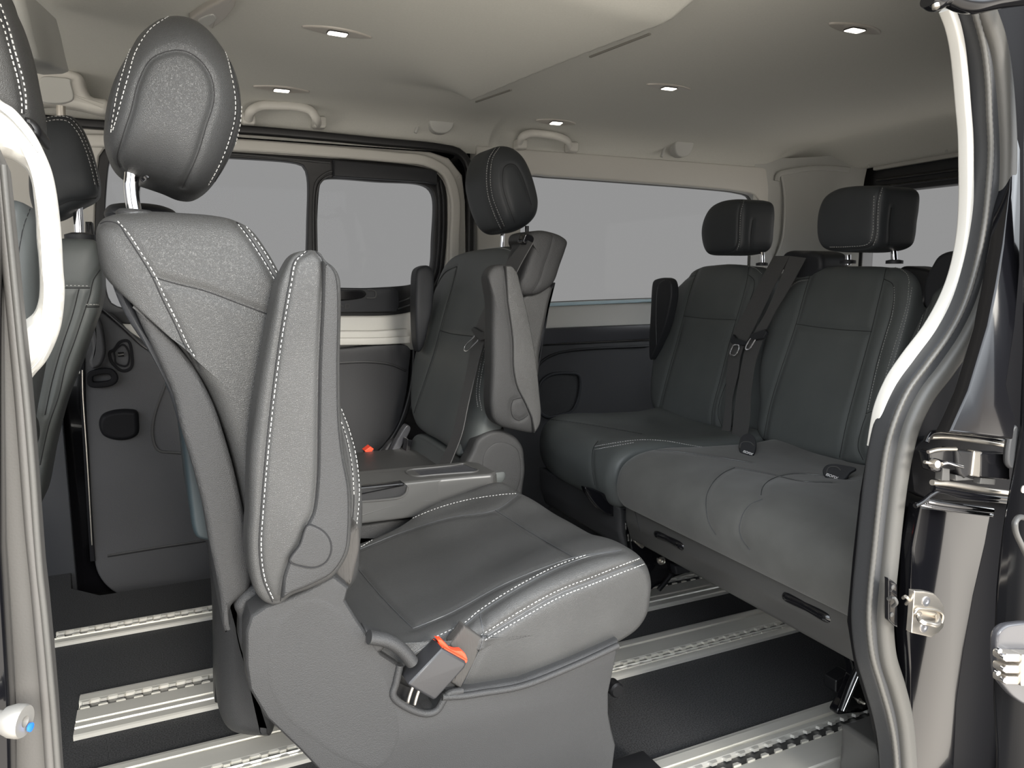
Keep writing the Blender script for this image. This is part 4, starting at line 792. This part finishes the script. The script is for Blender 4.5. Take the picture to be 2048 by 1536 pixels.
sk = slab('cushion_skirt', [V3(x, .705, z) for x, z in [(.950, .29), (.950, .25), (.965, .205), (.99, .190), (1.2, .20), (1.3, .28)]], (0, .715, 0), M['grey_panel'], b2_, .008, .012, N=120, spline=False, nm=10)
seams(sk, [[(1262, 1005), (1272, 1030), (1280, 1062)], [(1709, 1193), (1712, 1225), (1716, 1260)]], [], .001, .005, .0009)
for pl in ([(1316, 1068), (1340, 1078), (1368, 1093)], [(1574, 1192), (1615, 1212), (1660, 1236)]):
    P = [at(a, b, x=.955) for a, b in pl]
    tube('fold_lever', [P[0] + V3(.03, .0, -.008)] + P + [P[-1] + V3(.03, 0, -.008)], .009, M['black_gloss'], b2_, N=24)
# metal understructure
def bracket(par, px, y, bolts, dy=.02):
    o = slab('leg_bracket', ys(px, y), (0, dy, 0), M['black_paint'], par, .004, .005, N=120, nc=4)
    for a, b, r in bolts: disc('bolt', at(a, b, y=y), (0, -1, 0), [(r * 1.7, 0), (r * 1.7, .003), (r, .004), (r, .010), (r * .7, .012), (r * .4, .010)], M['steel'], par, 20)
    return o
bracket(b2_, [(1262, 1060), (1300, 1050), (1370, 1080), (1410, 1110), (1428, 1135), (1390, 1142), (1350, 1155), (1325, 1168), (1310, 1175), (1290, 1190), (1270, 1185), (1266, 1120)], 1.44, [(1322, 1121, .006)])
for q in ([(1342, 1149), (1330, 1165), (1317, 1180)], ): tube('strut', ys(q, 1.405), .006, M['black_gloss'], b2_, N=12)
slab('foot_block', ys([(1350, 1134), (1352, 1131), (1382, 1137), (1380, 1146), (1354, 1150)], 1.42), (0, .03, 0), M['plastic_dark'], b2_, .004, .005, N=40, nc=3, spline=False)
bracket(b1, [(1170, 975), (1230, 1000), (1262, 1040), (1300, 1060), (1310, 1120), (1290, 1100), (1270, 1060), (1240, 1040), (1200, 1020)], 1.50, [(1280, 1088, .005)])
slab('latch_plate', ys([(1270, 1070), (1290, 1072), (1293, 1090), (1285, 1098), (1270, 1085)], 1.43), (0, .01, 0), M['steel'], b2_, .002, .002, N=40, nc=3, spline=False)
for a in ((1251, 1045), (1256, 1068), (1262, 1068)): tube('spring_rod', ys([a, (a[0] + 1, a[1] + 14)], 1.44), .002, M['chrome'], b2_, N=4)
bracket(b2_, [(1697, 1270), (1725, 1268), (1745, 1290), (1752, 1330), (1758, 1370), (1750, 1410), (1730, 1424), (1700, 1428), (1675, 1428), (1690, 1395), (1708, 1350), (1700, 1310)], .90, [(1718, 1401, .003), (1730, 1370, .003)])
slab('foot_block', ys([(1673, 1362), (1700, 1345), (1705, 1370), (1695, 1395), (1672, 1385)], .94), (0, .03, 0), M['black'], b2_, .003, .004, N=50, nc=3, spline=False)
tube('gas_strut', ys([(1726, 1318), (1704, 1366), (1684, 1420)], .875), .0075, M['black_gloss'], b2_, N=12)
tube('strut_rod', ys([(1728, 1326), (1709, 1370), (1687, 1422)], .866), .0022, M['chrome'], b2_, N=12)
# child-seat anchor tags
def isofix(c, rx, lab_rot, par):
    t = bvh(bpy.data.objects[par]); return
def anchor_tag(px, word, size, par, cx):
    e = V3(-.62, -.30, .72); e /= np.linalg.norm(e); d = Vector(ray(word[0], word[1] + 3)).normalized()
    hits = [h[3] for h in (bvh(q).ray_cast(Vector(CAM), d) for q in par.children if q.name.split('.')[0] in ('cushion', 'backrest')) if h[0] is not None]
    P = CAM + np.array(d) * (min(hits) - .006)
    o = slab('anchor_tag', [on(a, b, P, e) for a, b in px], -e * .008, M['plastic_dark'], par, .002, .003, N=70, nc=4)
    c0 = on(word[0], word[1], P + e * .0005, e)
    cu = bpy.data.curves.new('lettering', 'FONT'); cu.body = 'ISOFIX'; cu.size = size; cu.align_x = 'CENTER'; cu.align_y = 'CENTER'; cu.extrude = .0002
    tmp = bpy.data.objects.new('tmp', cu); COL.objects.link(tmp); me = bpy.data.meshes.new_from_object(tmp.evaluated_get(bpy.context.evaluated_depsgraph_get())); bpy.data.objects.remove(tmp)
    u = np.cross(V3(0, 0, 1), e); u /= np.linalg.norm(u); v_ = np.cross(e, u); a = math.radians(-12)
    u2 = u * math.cos(a) + v_ * math.sin(a); v2 = np.cross(e, u2)
    vv = [c0 + q.co.x * u2 + q.co.y * v2 + e * (q.co.z + .0006) for q in me.vertices]; ff = [tuple(p.vertices) for p in me.polygons]
    raw('lettering', vv, ff, M['print'], o, False)
    g_ = [on(a, b, P + e * .001, e) for a, b in ([(cx[0] - 15, cx[1] + 3), (cx[0] - 10, cx[1] - 8), (cx[0] + 5, cx[1] - 9), (cx[0] + 14, cx[1] - 2)])]
    sweep('slot_rim', g_, rrect(.001, .0006, .0003), M['print'] if 0 else M['grey_panel'], o, tuple(e), N=20)
anchor_tag([(1478, 885), (1483, 872), (1496, 866), (1508, 872), (1512, 890), (1506, 908), (1494, 914), (1480, 904)], (1496, 906), .0085, b2_, (1494, 893))
anchor_tag([(1645, 940), (1652, 930), (1668, 927), (1690, 930), (1712, 936), (1700, 945), (1692, 955), (1680, 961), (1660, 959), (1649, 951)], (1664, 953), .0085, b2_, (1668, 943))
slab('belt_buckle', [at(a, b, x=1.22) for a, b in [(1687, 970), (1692, 966), (1704, 973), (1700, 976), (1689, 975)]], (.02, 0, 0), M['red'], b2_, .001, .002, N=30, nc=3, spline=False)
slab('buckle_strap', [at(a, b, x=1.36) for a, b in [(1455, 880), (1462, 860), (1480, 868), (1476, 890), (1466, 905), (1452, 900)]], (.01, .0, 0), M['plastic_dark'], b1, .003, .004, N=50, nc=4)
# belts
def belt(Lp, Rp, d, tongue, blade, lab):
    t = thing('seat_belt', lab, 'seat belt', tuple(ob([Lp[3]], d)[0]), 'seat belts over the rear bench backrests')
    dd = d if hasattr(d, '__len__') else [d] * len(Lp)
    ribbon('webbing', [ob([p], q)[0] for p, q in zip(Lp, dd)], [ob([p], q)[0] for p, q in zip(Rp, dd)], M['webbing'], t, .002, 80)
    k = slab('belt_tongue', ob(tongue, max(dd) + .012), BN * -.010, M['plastic_dark'], t, .0015, .002, N=60, nc=3, spline=False)
    sweep('tongue_blade', ob(blade, max(dd) + .010), rrect(.0022, .0009, .0004), M['chrome'], k, tuple(BN), closed=True, N=40)
belt([(1548, 512), (1528, 548), (1509, 585), (1488, 625), (1466, 668), (1459, 705), (1452, 773), (1450, 820), (1444, 860), (1436, 893)], [(1580, 512), (1560, 550), (1541, 588), (1520, 632), (1500, 672), (1483, 705), (1476, 750), (1466, 790), (1462, 850), (1455, 895)],
     .024, [(1459, 682), (1466, 668), (1470, 676), (1494, 683), (1492, 690), (1480, 690), (1462, 686)], [(1468, 690), (1478, 692), (1471, 710), (1460, 708)], 'seat belt with a dark tongue hanging over the far rear seat')
belt([(1580, 512), (1556, 570), (1532, 625), (1510, 662), (1493, 692), (1485, 722), (1474, 784), (1467, 840), (1462, 897)], [(1612, 516), (1580, 575), (1553, 620), (1531, 664), (1522, 690), (1512, 722), (1503, 784), (1500, 840), (1491, 893)],
     .038, [(1500, 668), (1530, 658), (1533, 664), (1526, 676), (1505, 680), (1500, 676)], [(1502, 677), (1512, 674), (1503, 692), (1498, 699), (1491, 697)], 'seat belt with a bright chrome tongue crossing beside the centre rear seat')
# ================================================================== FRONT CAB SEATS AND NEAR LEFT PILLAR
c1 = thing('cab_seat', 'black leather cab seat at the left edge, cropped by the photo behind the cream handle', 'seat', (-.3, 1.1, 0), 'front cab seats')
o = slab('headrest', yb([(-150, -60), (-60, -75), (5, -35), (20, 0), (33, 29), (47, 70), (59, 117), (67, 158), (74, 192), (80, 230), (80, 255), (70, 268), (40, 275), (-60, 285), (-160, 260), (-190, 100)], 1.0, .045), (0, .16, 0), M['leather'], c1, rd=.07, N=240, nr=12, nc=50, pil=3)
seams(o, [[(2, 22), (12, 50), (22, 90), (31, 125), (40, 165), (46, 200), (48, 228)]], [[(0, 8), (8, 30), (18, 58), (27, 92), (36, 124), (44, 152), (50, 182), (52, 210), (52, 230)], [(0, 38), (8, 60), (16, 90), (24, 120), (33, 150), (39, 180), (43, 205), (43, 230)]], .0025, .005, .0007, .0009)
slab('headrest_base', ys([(48, 232), (66, 238), (80, 255), (79, 274), (66, 272), (50, 250)], .99), (0, .1, 0), M['black'], c1, .006, .008, N=60)
o = slab('backrest', ys([(-200, 420), (-60, 398), (10, 395), (40, 402), (58, 425), (66, 480), (70, 560), (70, 640), (55, 760), (30, 900), (10, 1200), (-200, 1200)], 1.02), (0, .20, 0), M['leather_smooth'], c1, .02, .03, N=160, nc=20)
seams(o, [[(60, 418), (48, 450), (38, 500), (30, 560)]], [], .002, .005, .0006)
slab('backrest_support', ys([(-200, 1100), (0, 1100), (-20, 1420), (-200, 1420)], 1.05), (0, .15, 0), M['black'], c1, .01, .01, N=50, spline=False)
c2 = thing('cab_seat', 'black leather cab seat with a chrome headrest post, left of the near seat', 'seat', (-.2, 1.7, 0), 'front cab seats')
o = slab('headrest', yb([(60, 300), (68, 255), (84, 237), (113, 230), (144, 232), (163, 252), (180, 290), (190, 325), (198, 362), (196, 390), (184, 402), (165, 412), (118, 438), (80, 440), (60, 400)], 1.6, .04), (0, .15, 0), M['leather_head'], c2, rd=.06, N=180, nr=12, nc=40, pil=3)
seams(o, [[(84, 240), (113, 235), (140, 238), (160, 258), (175, 290), (187, 330), (196, 372)], [(115, 412), (140, 402), (165, 400), (192, 396)]], [[(84, 238), (113, 233), (138, 236), (158, 256), (174, 290), (188, 330), (199, 375)], [(84, 245), (113, 240), (135, 243), (153, 262), (168, 292), (181, 332), (190, 372)]], .002, .006, .0006, .0007)
tube('headrest_post', ys([(155, 410), (157, 440), (159, 474)], 1.66), .0085, M['chrome'], c2, N=8)
disc('post_collar', at(160, 474, y=1.66), (0, 0, 1), [(.026, -.02), (.026, .004), (.014, .008)], M['plastic_dark'], c2)
tube('roof_bracket', [at(a, b, y=1.75) for a, b in [(122, 212), (122, 222), (123, 234)]], .008, M['steel'], c2, N=5)
o = slab('backrest', ys([(40, 500), (70, 482), (110, 476), (160, 476), (188, 480), (198, 500), (202, 540), (203, 580), (196, 620), (184, 655), (168, 700), (152, 745), (124, 815), (98, 915), (76, 1020), (66, 1033), (30, 1040), (-20, 1000), (0, 700)], 1.58), (0, .18, 0), M['leather_smooth'], c2, rd=.05, N=240, nc=50, pil=5)
seams(o, [[(100, 576), (140, 576), (180, 576)], [(158, 578), (145, 630), (125, 690), (105, 760), (90, 830)], [(200, 540), (187, 560), (180, 590), (170, 620), (150, 680), (132, 730), (118, 790), (98, 850), (80, 930)], [(170, 614), (190, 614), (203, 613)]], [[(100, 571), (140, 571), (179, 572)], [(172, 609), (190, 609), (202, 609)]], .002, .006, .0009, .0007)
o = slab('armrest_pivot', ys([(40, 820), (56, 832), (68, 850), (72, 872), (70, 890), (58, 912), (40, 930)], 1.5), (0, .06, 0), M['leather_smooth'], c2, .006, .01, N=70)
seams(o, [], [[(52, 834), (64, 852), (67, 872), (64, 890), (56, 906)], [(52, 842), (60, 858), (63, 873), (60, 888), (55, 898)]], sr=.0007)
slab('seat_base', ys([(-100, 1020), (50, 1040), (62, 1120), (60, 1200), (-100, 1260)], 1.62), (0, .2, 0), M['black'], c2, .01, .01, N=50, spline=False)
slab('shoulder_bolster', ys([(170, 443), (183, 443), (187, 470), (188, 500), (170, 500)], 1.80), (0, .06, 0), M['plastic_mid'], c2, .004, .006, N=50, spline=False)
# left pillar with its seal, cream grab handle, guide roller
lp_ = XZ([(-90, 100), (-40, 240), (2, 330), (12, 420), (20, 500), (30, 600), (40, 690), (48, 763), (56, 850), (64, 960), (72, 1070), (78, 1150), (86, 1220), (97, 1335), (106, 1440), (118, 1620), (20, 1620), (20, 1414), (10, 1290), (-10, 1100), (-90, 800)], .66)
pil = yplate('pillar_seal', lp_, [], .66, .05, M['seal_trim'], None, .008)
tag(pil, 'worn grey rubber and plastic seal strip on the left door pillar', 'seal')
o = tube('seal_bead', ys([(0, 345), (8, 440), (20, 560), (32, 690), (42, 800), (52, 930), (62, 1060), (72, 1160), (82, 1270), (93, 1400), (104, 1560)], .655), .0042, M['seal_trim'], pil, N=80)
o = tube('seal_edge', ys([(6, 330), (14, 420), (22, 500), (32, 600), (41, 690), (50, 775), (58, 860), (66, 960), (74, 1075), (80, 1150), (88, 1220), (99, 1335), (110, 1460), (120, 1600)], .652), .0025, M['rubber_grey'], pil, N=80)
st(yplate('wall_near', XZ([(-300, -400), (-40, -400), (-40, 200), (-8, 420), (0, 1100), (18, 1400), (24, 1700), (-300, 1700)], .63), [], .63, .03, M['black_paint'], None, .004))
hp = XZ([(-60, 150), (0, 197), (20, 209), (45, 236), (64, 262), (84, 301), (98, 336), (107, 375), (115, 434), (119, 480), (122, 539), (125, 578), (123, 617), (117, 656), (105, 691), (86, 728), (66, 751), (49, 771), (20, 795), (5, 740), (15, 670), (37, 648), (62, 628), (71, 608), (75, 578), (73, 519), (69, 480), (67, 434), (63, 395), (57, 356), (46, 334), (22, 316), (0, 308), (-60, 300)], .72)
hd = yplate('grab_handle', smooth2(hp, 220), [], .72, .032, M['cream'], None, .013)
tag(hd, 'big glossy cream grab handle on the left door pillar', 'handle')
sweep('handle_crease', ys([(108, 668), (92, 700), (72, 728), (49, 750)], .7195), rrect(.0007, .001, .0004), M['cream_dark'], hd, (0, 1, 0), N=24)
sweep('handle_crease', ys([(0, 218), (22, 236), (50, 268), (76, 304)], .7195), rrect(.0006, .001, .0004), M['cream_dark'], hd, (0, 1, 0), N=24)
gr_ = thing('guide_roller', 'worn steel guide roller with a blue paint dab on the left pillar', 'roller', tuple(at(45, 1443, y=.60)))
ax = V3(.90, -.42, -.08); ax /= np.linalg.norm(ax); c0 = at(50, 1443, y=.60)
disc('roller', c0, ax, [(.0065, -.035), (.0065, -.014), (.0095, -.0135), (.0115, -.008), (.0117, -.002), (.0108, 0), (.004, .0002), (.0035, -.004)], mat('roller_steel', (.30, .29, .27), .45, .5), gr_, 40)
disc('paint_dab', c0 + V3(.0028, .0012, -.0058), ax, [(.003, -.001), (.0032, .0006), (.002, .001)], M['blue'], gr_, 14)
# ================================================================== NEAR RIGHT PILLAR, SEALS, SLIDING DOOR EDGE
Y0 = .65
SL = [(1918, -40), (1938, 20), (1957, 90), (1966, 160), (1969, 230), (1972, 300), (1967, 380), (1959, 450), (1943, 530), (1918, 610), (1887, 670), (1842, 732), (1806, 782), (1780, 840), (1766, 900), (1757, 960), (1748, 1040), (1741, 1110), (1734, 1180), (1731, 1240), (1738, 1310), (1755, 1370), (1772, 1430), (1783, 1490), (1790, 1600)]
wr = yplate('body_pillar', XZ([(1940, -200), (2500, -200), (2500, 1750), (1800, 1750), (1790, 1536), (1770, 1440), (1742, 1350), (1728, 1260), (1740, 1130), (1755, 1000), (1778, 870), (1820, 790), (1880, 720), (1935, 640), (1972, 540), (1985, 420), (1986, 300), (1980, 150), (1955, 20)], .672), [], .672, .03, M['black_dull'], None, .004)
tag(wr, 'glossy black painted door pillar at the right, behind the rubber seals', 'pillar')
cs_ = thing('door_seal', 'dark ribbed rubber door seal with a grey outer lip running down the right pillar', 'seal', tuple(at(1760, 950, y=Y0)))
sweep('inner_band', ys(SL, Y0 - .005), rrect(.0125, .016, .008, 5), M['rubber'], cs_, (0, 1, 0), N=200)
o = tube('ribbed_bead', ys([(a + 9 if b < 900 else a + 6, b) for a, b in SL], Y0 - .021), .0035, M['rubber_grey'], cs_, N=300, k=10)
for i in range(0, 300, 2):
    for j in range(10):
        q = o.data.vertices[i * 10 + j]; q.co.y -= .0006
SO = [(1945, -40), (1966, 20), (1990, 90), (2001, 160), (2007, 230), (2010, 300), (2008, 380), (2000, 450), (1984, 530), (1960, 610), (1926, 680), (1884, 742), (1846, 792), (1818, 850), (1803, 905), (1793, 960), (1783, 1040), (1776, 1110), (1769, 1180), (1765, 1240), (1771, 1310), (1789, 1370), (1804, 1430), (1811, 1490), (1816, 1600)]
sweep('outer_lip', ys(SO, Y0 - .020), rrect(.0118, .012, .009, 5), M['rubber_grey'], cs_, (0, 1, 0), N=200)
CR = [(1893, 18), (1905, 50), (1914, 90), (1921, 150), (1926, 210), (1931, 270), (1932, 330), (1932, 400), (1927, 470), (1913, 540), (1893, 595), (1860, 655), (1815, 715), (1784, 762), (1762, 815), (1753, 860), (1748, 893)]
o = sweep('pillar_trim', ys(CR, Y0 + .006), rrect(.0055, .008, .003), M['cream'], None, (0, 1, 0), N=160)
tag(o, 'thin cream trim strip along the inside of the right door seal', 'trim')
# painted pressings that catch the light
PN = V3(0, -1, .22); PN /= np.linalg.norm(PN)
def tilt(px, y, nrm): P = at(*px[0], y=y); return [on(a, b, P, nrm) for a, b in px]
o = cut('pillar_pressing', tilt([(2030, 250), (2043, 300), (2043, 417), (2041, 534), (2031, 651), (2014, 769), (2020, 800), (2033, 839), (2027, 878), (1960, 870), (1900, 864), (1937, 780), (1976, 651), (1992, 573), (2007, 487), (2021, 378)], .632, PN), .02, M['black_paint'], wr, .003)
o = cut('pillar_pressing', tilt([(1843, 1014), (1900, 1020), (1982, 1031), (1973, 1086), (1949, 1189), (1929, 1302), (1915, 1404), (1906, 1620), (1823, 1620), (1820, 1353), (1815, 1267), (1823, 1178), (1826, 1096)], .630, V3(0, -1, -.06)), .02, M['black_paint'], wr, .004)
slab('rail_recess', ys([(1828, 900), (1845, 880), (1880, 876), (2060, 890), (2060, 1010), (1860, 1000), (1830, 985), (1825, 940)], .640), (0, .02, 0), M['black_dull'], wr, .002, .002, N=80, nc=4, spline=False)
for px, r, m in (([(1852, 884), (1860, 868), (1890, 866), (1950, 872), (2025, 886)], .0035, 'black_paint'), ([(1862, 874), (1895, 874), (1950, 881), (2022, 893)], .003, 'steel'), ([(1864, 965), (1900, 968), (1960, 978), (2020, 986)], .0035, 'steel'),
                 ([(1866, 976), (1900, 982), (1960, 992), (2020, 998)], .004, 'black_paint'), ([(1830, 1012), (1846, 1003), (1862, 990), (1880, 982), (1920, 992), (2015, 1005)], .003, 'black_paint'), ([(1852, 1002), (1880, 1007), (1930, 1014), (1982, 1021)], .0045, 'chrome'), ([(1832, 1008), (1860, 1014), (1930, 1024), (1984, 1031)], .002, 'chrome')):
    tube('rail_edge', ys(px, .598), r, M[m], wr, N=50, k=14)
hb = thing('door_roller_bracket', 'black and chrome roller bracket in the door track on the right pillar', 'bracket', tuple(at(1890, 925, y=.59)))
slab('bracket_plate', ys([(1858, 906), (1866, 901), (1890, 897), (1912, 898), (1914, 915), (1925, 920), (1930, 935), (1912, 942), (1900, 943), (1875, 946), (1864, 942), (1861, 925)], .592), (0, .015, 0), M['black_paint'], hb, .003, .004, N=90, nc=6, spline=False)
tube('bracket_top', ys([(1856, 904), (1875, 899), (1912, 898)], .586), .0022, M['steel'], hb, N=20)
disc('bolt', at(1872, 928, y=.585), (-.2, -1, .1), [(.0055, -.006), (.0055, .0), (.0048, .001), (.0044, .003), (.002, .004)], M['steel'], hb, 24)
tube('pin', ys([(1849, 924), (1860, 926)], .59), .002, M['steel'], hb, N=4)
tube('spring', ys([(1884, 928), (1895, 926), (1910, 930), (1925, 934)], .583), .0022, M['chrome'], hb, N=20)
slab('roller_block', ys([(1913, 898), (1946, 903), (1950, 905), (1944, 950), (1930, 958), (1921, 950), (1915, 930)], .588), (0, .02, 0), M['black'], hb, .003, .004, N=60, nc=4, spline=False)
slab('track_plate', ys([(1949, 902), (1966, 904), (1960, 955), (1943, 952)], .586), (0, .01, 0), M['steel'], hb, .002, .002, N=50, nc=4, spline=False)
slab('track_arm', ys([(1962, 906), (2020, 908), (2020, 960), (1961, 954)], .585), (0, .02, 0), M['black_gloss'], hb, .002, .002, N=50, nc=4, spline=False)
for px in ([(1886, 936), (1900, 938), (1900, 962), (1884, 962)], [(1912, 950), (1935, 955), (1950, 960), (1912, 962)], [(1962, 956), (1992, 958), (1990, 970), (1960, 968)]):
    slab('bracket_foot', ys(px, .590), (0, .01, 0), M['grey_panel'], hb, .001, .001, N=40, nc=3, spline=False)
# bright striker
sk_ = thing('door_striker', 'bright steel door striker plate with two screws on the right pillar', 'striker', tuple(at(1856, 1228, y=.60)))
slab('plate', ys([(1829, 1182), (1850, 1183), (1868, 1187), (1880, 1199), (1888, 1213), (1890, 1232), (1887, 1255), (1877, 1266), (1863, 1275), (1823, 1266), (1826, 1225)], .590), (0, .008, 0), M['steel'], sk_, .001, .0012, N=120, nc=6, spline=False)
tube('striker_loop', [at(1839, 1228, y=.588), at(1838, 1236, y=.572), at(1843, 1243, y=.566), at(1858, 1247, y=.566), at(1872, 1250, y=.566), at(1877, 1244, y=.572), at(1875, 1234, y=.588)], .0032, M['steel'], sk_, N=40, k=14)
tube('loop_rim', ys([(1829, 1228), (1834, 1219), (1850, 1218), (1880, 1223), (1887, 1232), (1884, 1246)], .587), .0016, M['steel'], sk_, N=30)
for p in ((1852, 1203), (1848, 1255)): disc('screw', at(*p, y=.590), (0, -1, 0), [(.0065, 0), (.0062, .0012), (.003, .0014), (.0026, .0004)], mat('screw_%d' % p[1], (.4, .4, .42), .35, .9), sk_, 24)
dk = thing('dark_striker', 'dark painted door striker beside the grey outer seal', 'striker', tuple(at(1785, 1205, y=.615)))
slab('plate', ys([(1777, 1156), (1788, 1163), (1795, 1170), (1795, 1255), (1788, 1251), (1777, 1240)], .606), (0, .006, 0), M['black_gloss'], dk, .001, .0015, N=80, nc=4, spline=False)
tube('striker_loop', [at(1776, 1198, y=.600), at(1788, 1196, y=.592), at(1793, 1205, y=.592), at(1786, 1213, y=.600)], .0022, M['grey_panel'], dk, N=20)
for p in ((1785, 1174), (1783, 1229)): disc('screw', at(*p, y=.606), (0, -1, 0), [(.003, 0), (.003, .001), (.0015, .0015)], M['grey_panel'], dk, 16)
tube('side_loop', [at(1806, 1196, y=.604), at(1812, 1193, y=.596), at(1817, 1200, y=.596), at(1812, 1208, y=.604)], .002, M['steel'], dk, N=20)
# opened sliding door, its edge only
dr = thing('sliding_door', 'edge of the opened glossy black sliding door at the right picture border', 'door', tuple(at(2020, 1200, y=.52)))
DP = at(1990, 1200, y=.575); DN = V3(-.93, -.36, 0)
cut('door_shell', [on(a, b, DP, DN) for a, b in [(2047, -200), (2046, 300), (2044, 700), (2038, 860), (2028, 919), (2014, 997), (2004, 1055), (1997, 1114), (1991, 1180), (1986, 1287), (1985, 1397), (1988, 1452), (1991, 1500), (1990, 1750), (2150, 1750), (2200, -200)]], .04, M['black_gloss'], dr, .004)
slab('contact_plate', ys([(1996, 1275), (2000, 1264), (2012, 1253), (2030, 1248), (2080, 1250), (2120, 1300), (2100, 1400), (2060, 1412), (2032, 1398), (2012, 1377), (1999, 1357), (1995, 1330)], .513), (0, .01, 0), M['plastic_gloss'], dr, .003, .004, N=120, nc=6)
for z in (1308, 1331, 1353):
    slab('contact_block', ys([(2014, z), (2080, z + 1), (2080, z + 17), (2011, z + 16), (2010, z + 7)], .500), (0, .015, 0), M['steel'], dr, .001, .0012, N=50, nc=3, spline=False)
    disc('contact_pin', at(2010, z + 7, y=.500), (-.3, -1, 0), [(.0032, -.004), (.0032, .001), (.0015, .002)], M['chrome'], dr, 16)
for p in ((1999, 1302), (1996, 1346)): disc('rivet', at(*p, y=.505), (-.3, -1, 0), [(.003, -.003), (.003, .001), (.0015, .002)], M['chrome'], dr, 16)
slab('contact_mount', ys([(2045, 1310), (2100, 1310), (2100, 1375), (2042, 1372)], .497), (0, .015, 0), M['steel'], dr, .001, .001, N=40, nc=3, spline=False)
tube('door_handle', [at(2052, 1036, y=.512), at(2036, 1036, y=.495), at(2030, 1046, y=.490), at(2031, 1062, y=.490), at(2044, 1092, y=.492), at(2060, 1125, y=.51)], .0032, M['grey_panel'], dr, N=50)
disc('screw', at(2046, 978, y=.514), (0, -1, 0), [(.0045, 0), (.0045, .001), (.002, .0016)], M['steel'], dr, 20)
slab('bump_stop', ys([(2026, 860), (2034, 850), (2040, 862), (2032, 915), (2026, 938), (2018, 930), (2017, 905)], .57), (0, .008, 0), M['rubber'], dr, .003, .005, N=60)
# roller arm across the top right corner
am = tube('roller_arm', [at(1858, -4, y=.60), at(1868, 3, y=.60), at(1895, -6, y=.60), at(1920, 4, y=.595), at(1945, 8, y=.59), at(2000, -2, y=.585), at(2062, -10, y=.58)], .0105, M['black_paint'], None, N=70, k=24)
tag(am, 'glossy black roller arm across the top right corner of the doorway', 'arm')
disc('bolt', at(1872, 16, y=.592), (0, -.3, -1), [(.004, -.004), (.004, 0), (.002, .001)], M['steel'], am, 18)
# body behind everything: outer skin so no daylight shows through the seams of the lining
wf = yplate('body_skin', [(-1.6, -.5), (2.5, -.5), (2.5, 1.35), (-1.6, 1.35)], [rr2(-.20, .875, .66, 1.15, .04), rr2(1.02, 2.34, .67, 1.19, .04)], 2.40, .03, M['black_paint'], None, .003)
st(wf); wf.name = 'trim_13'
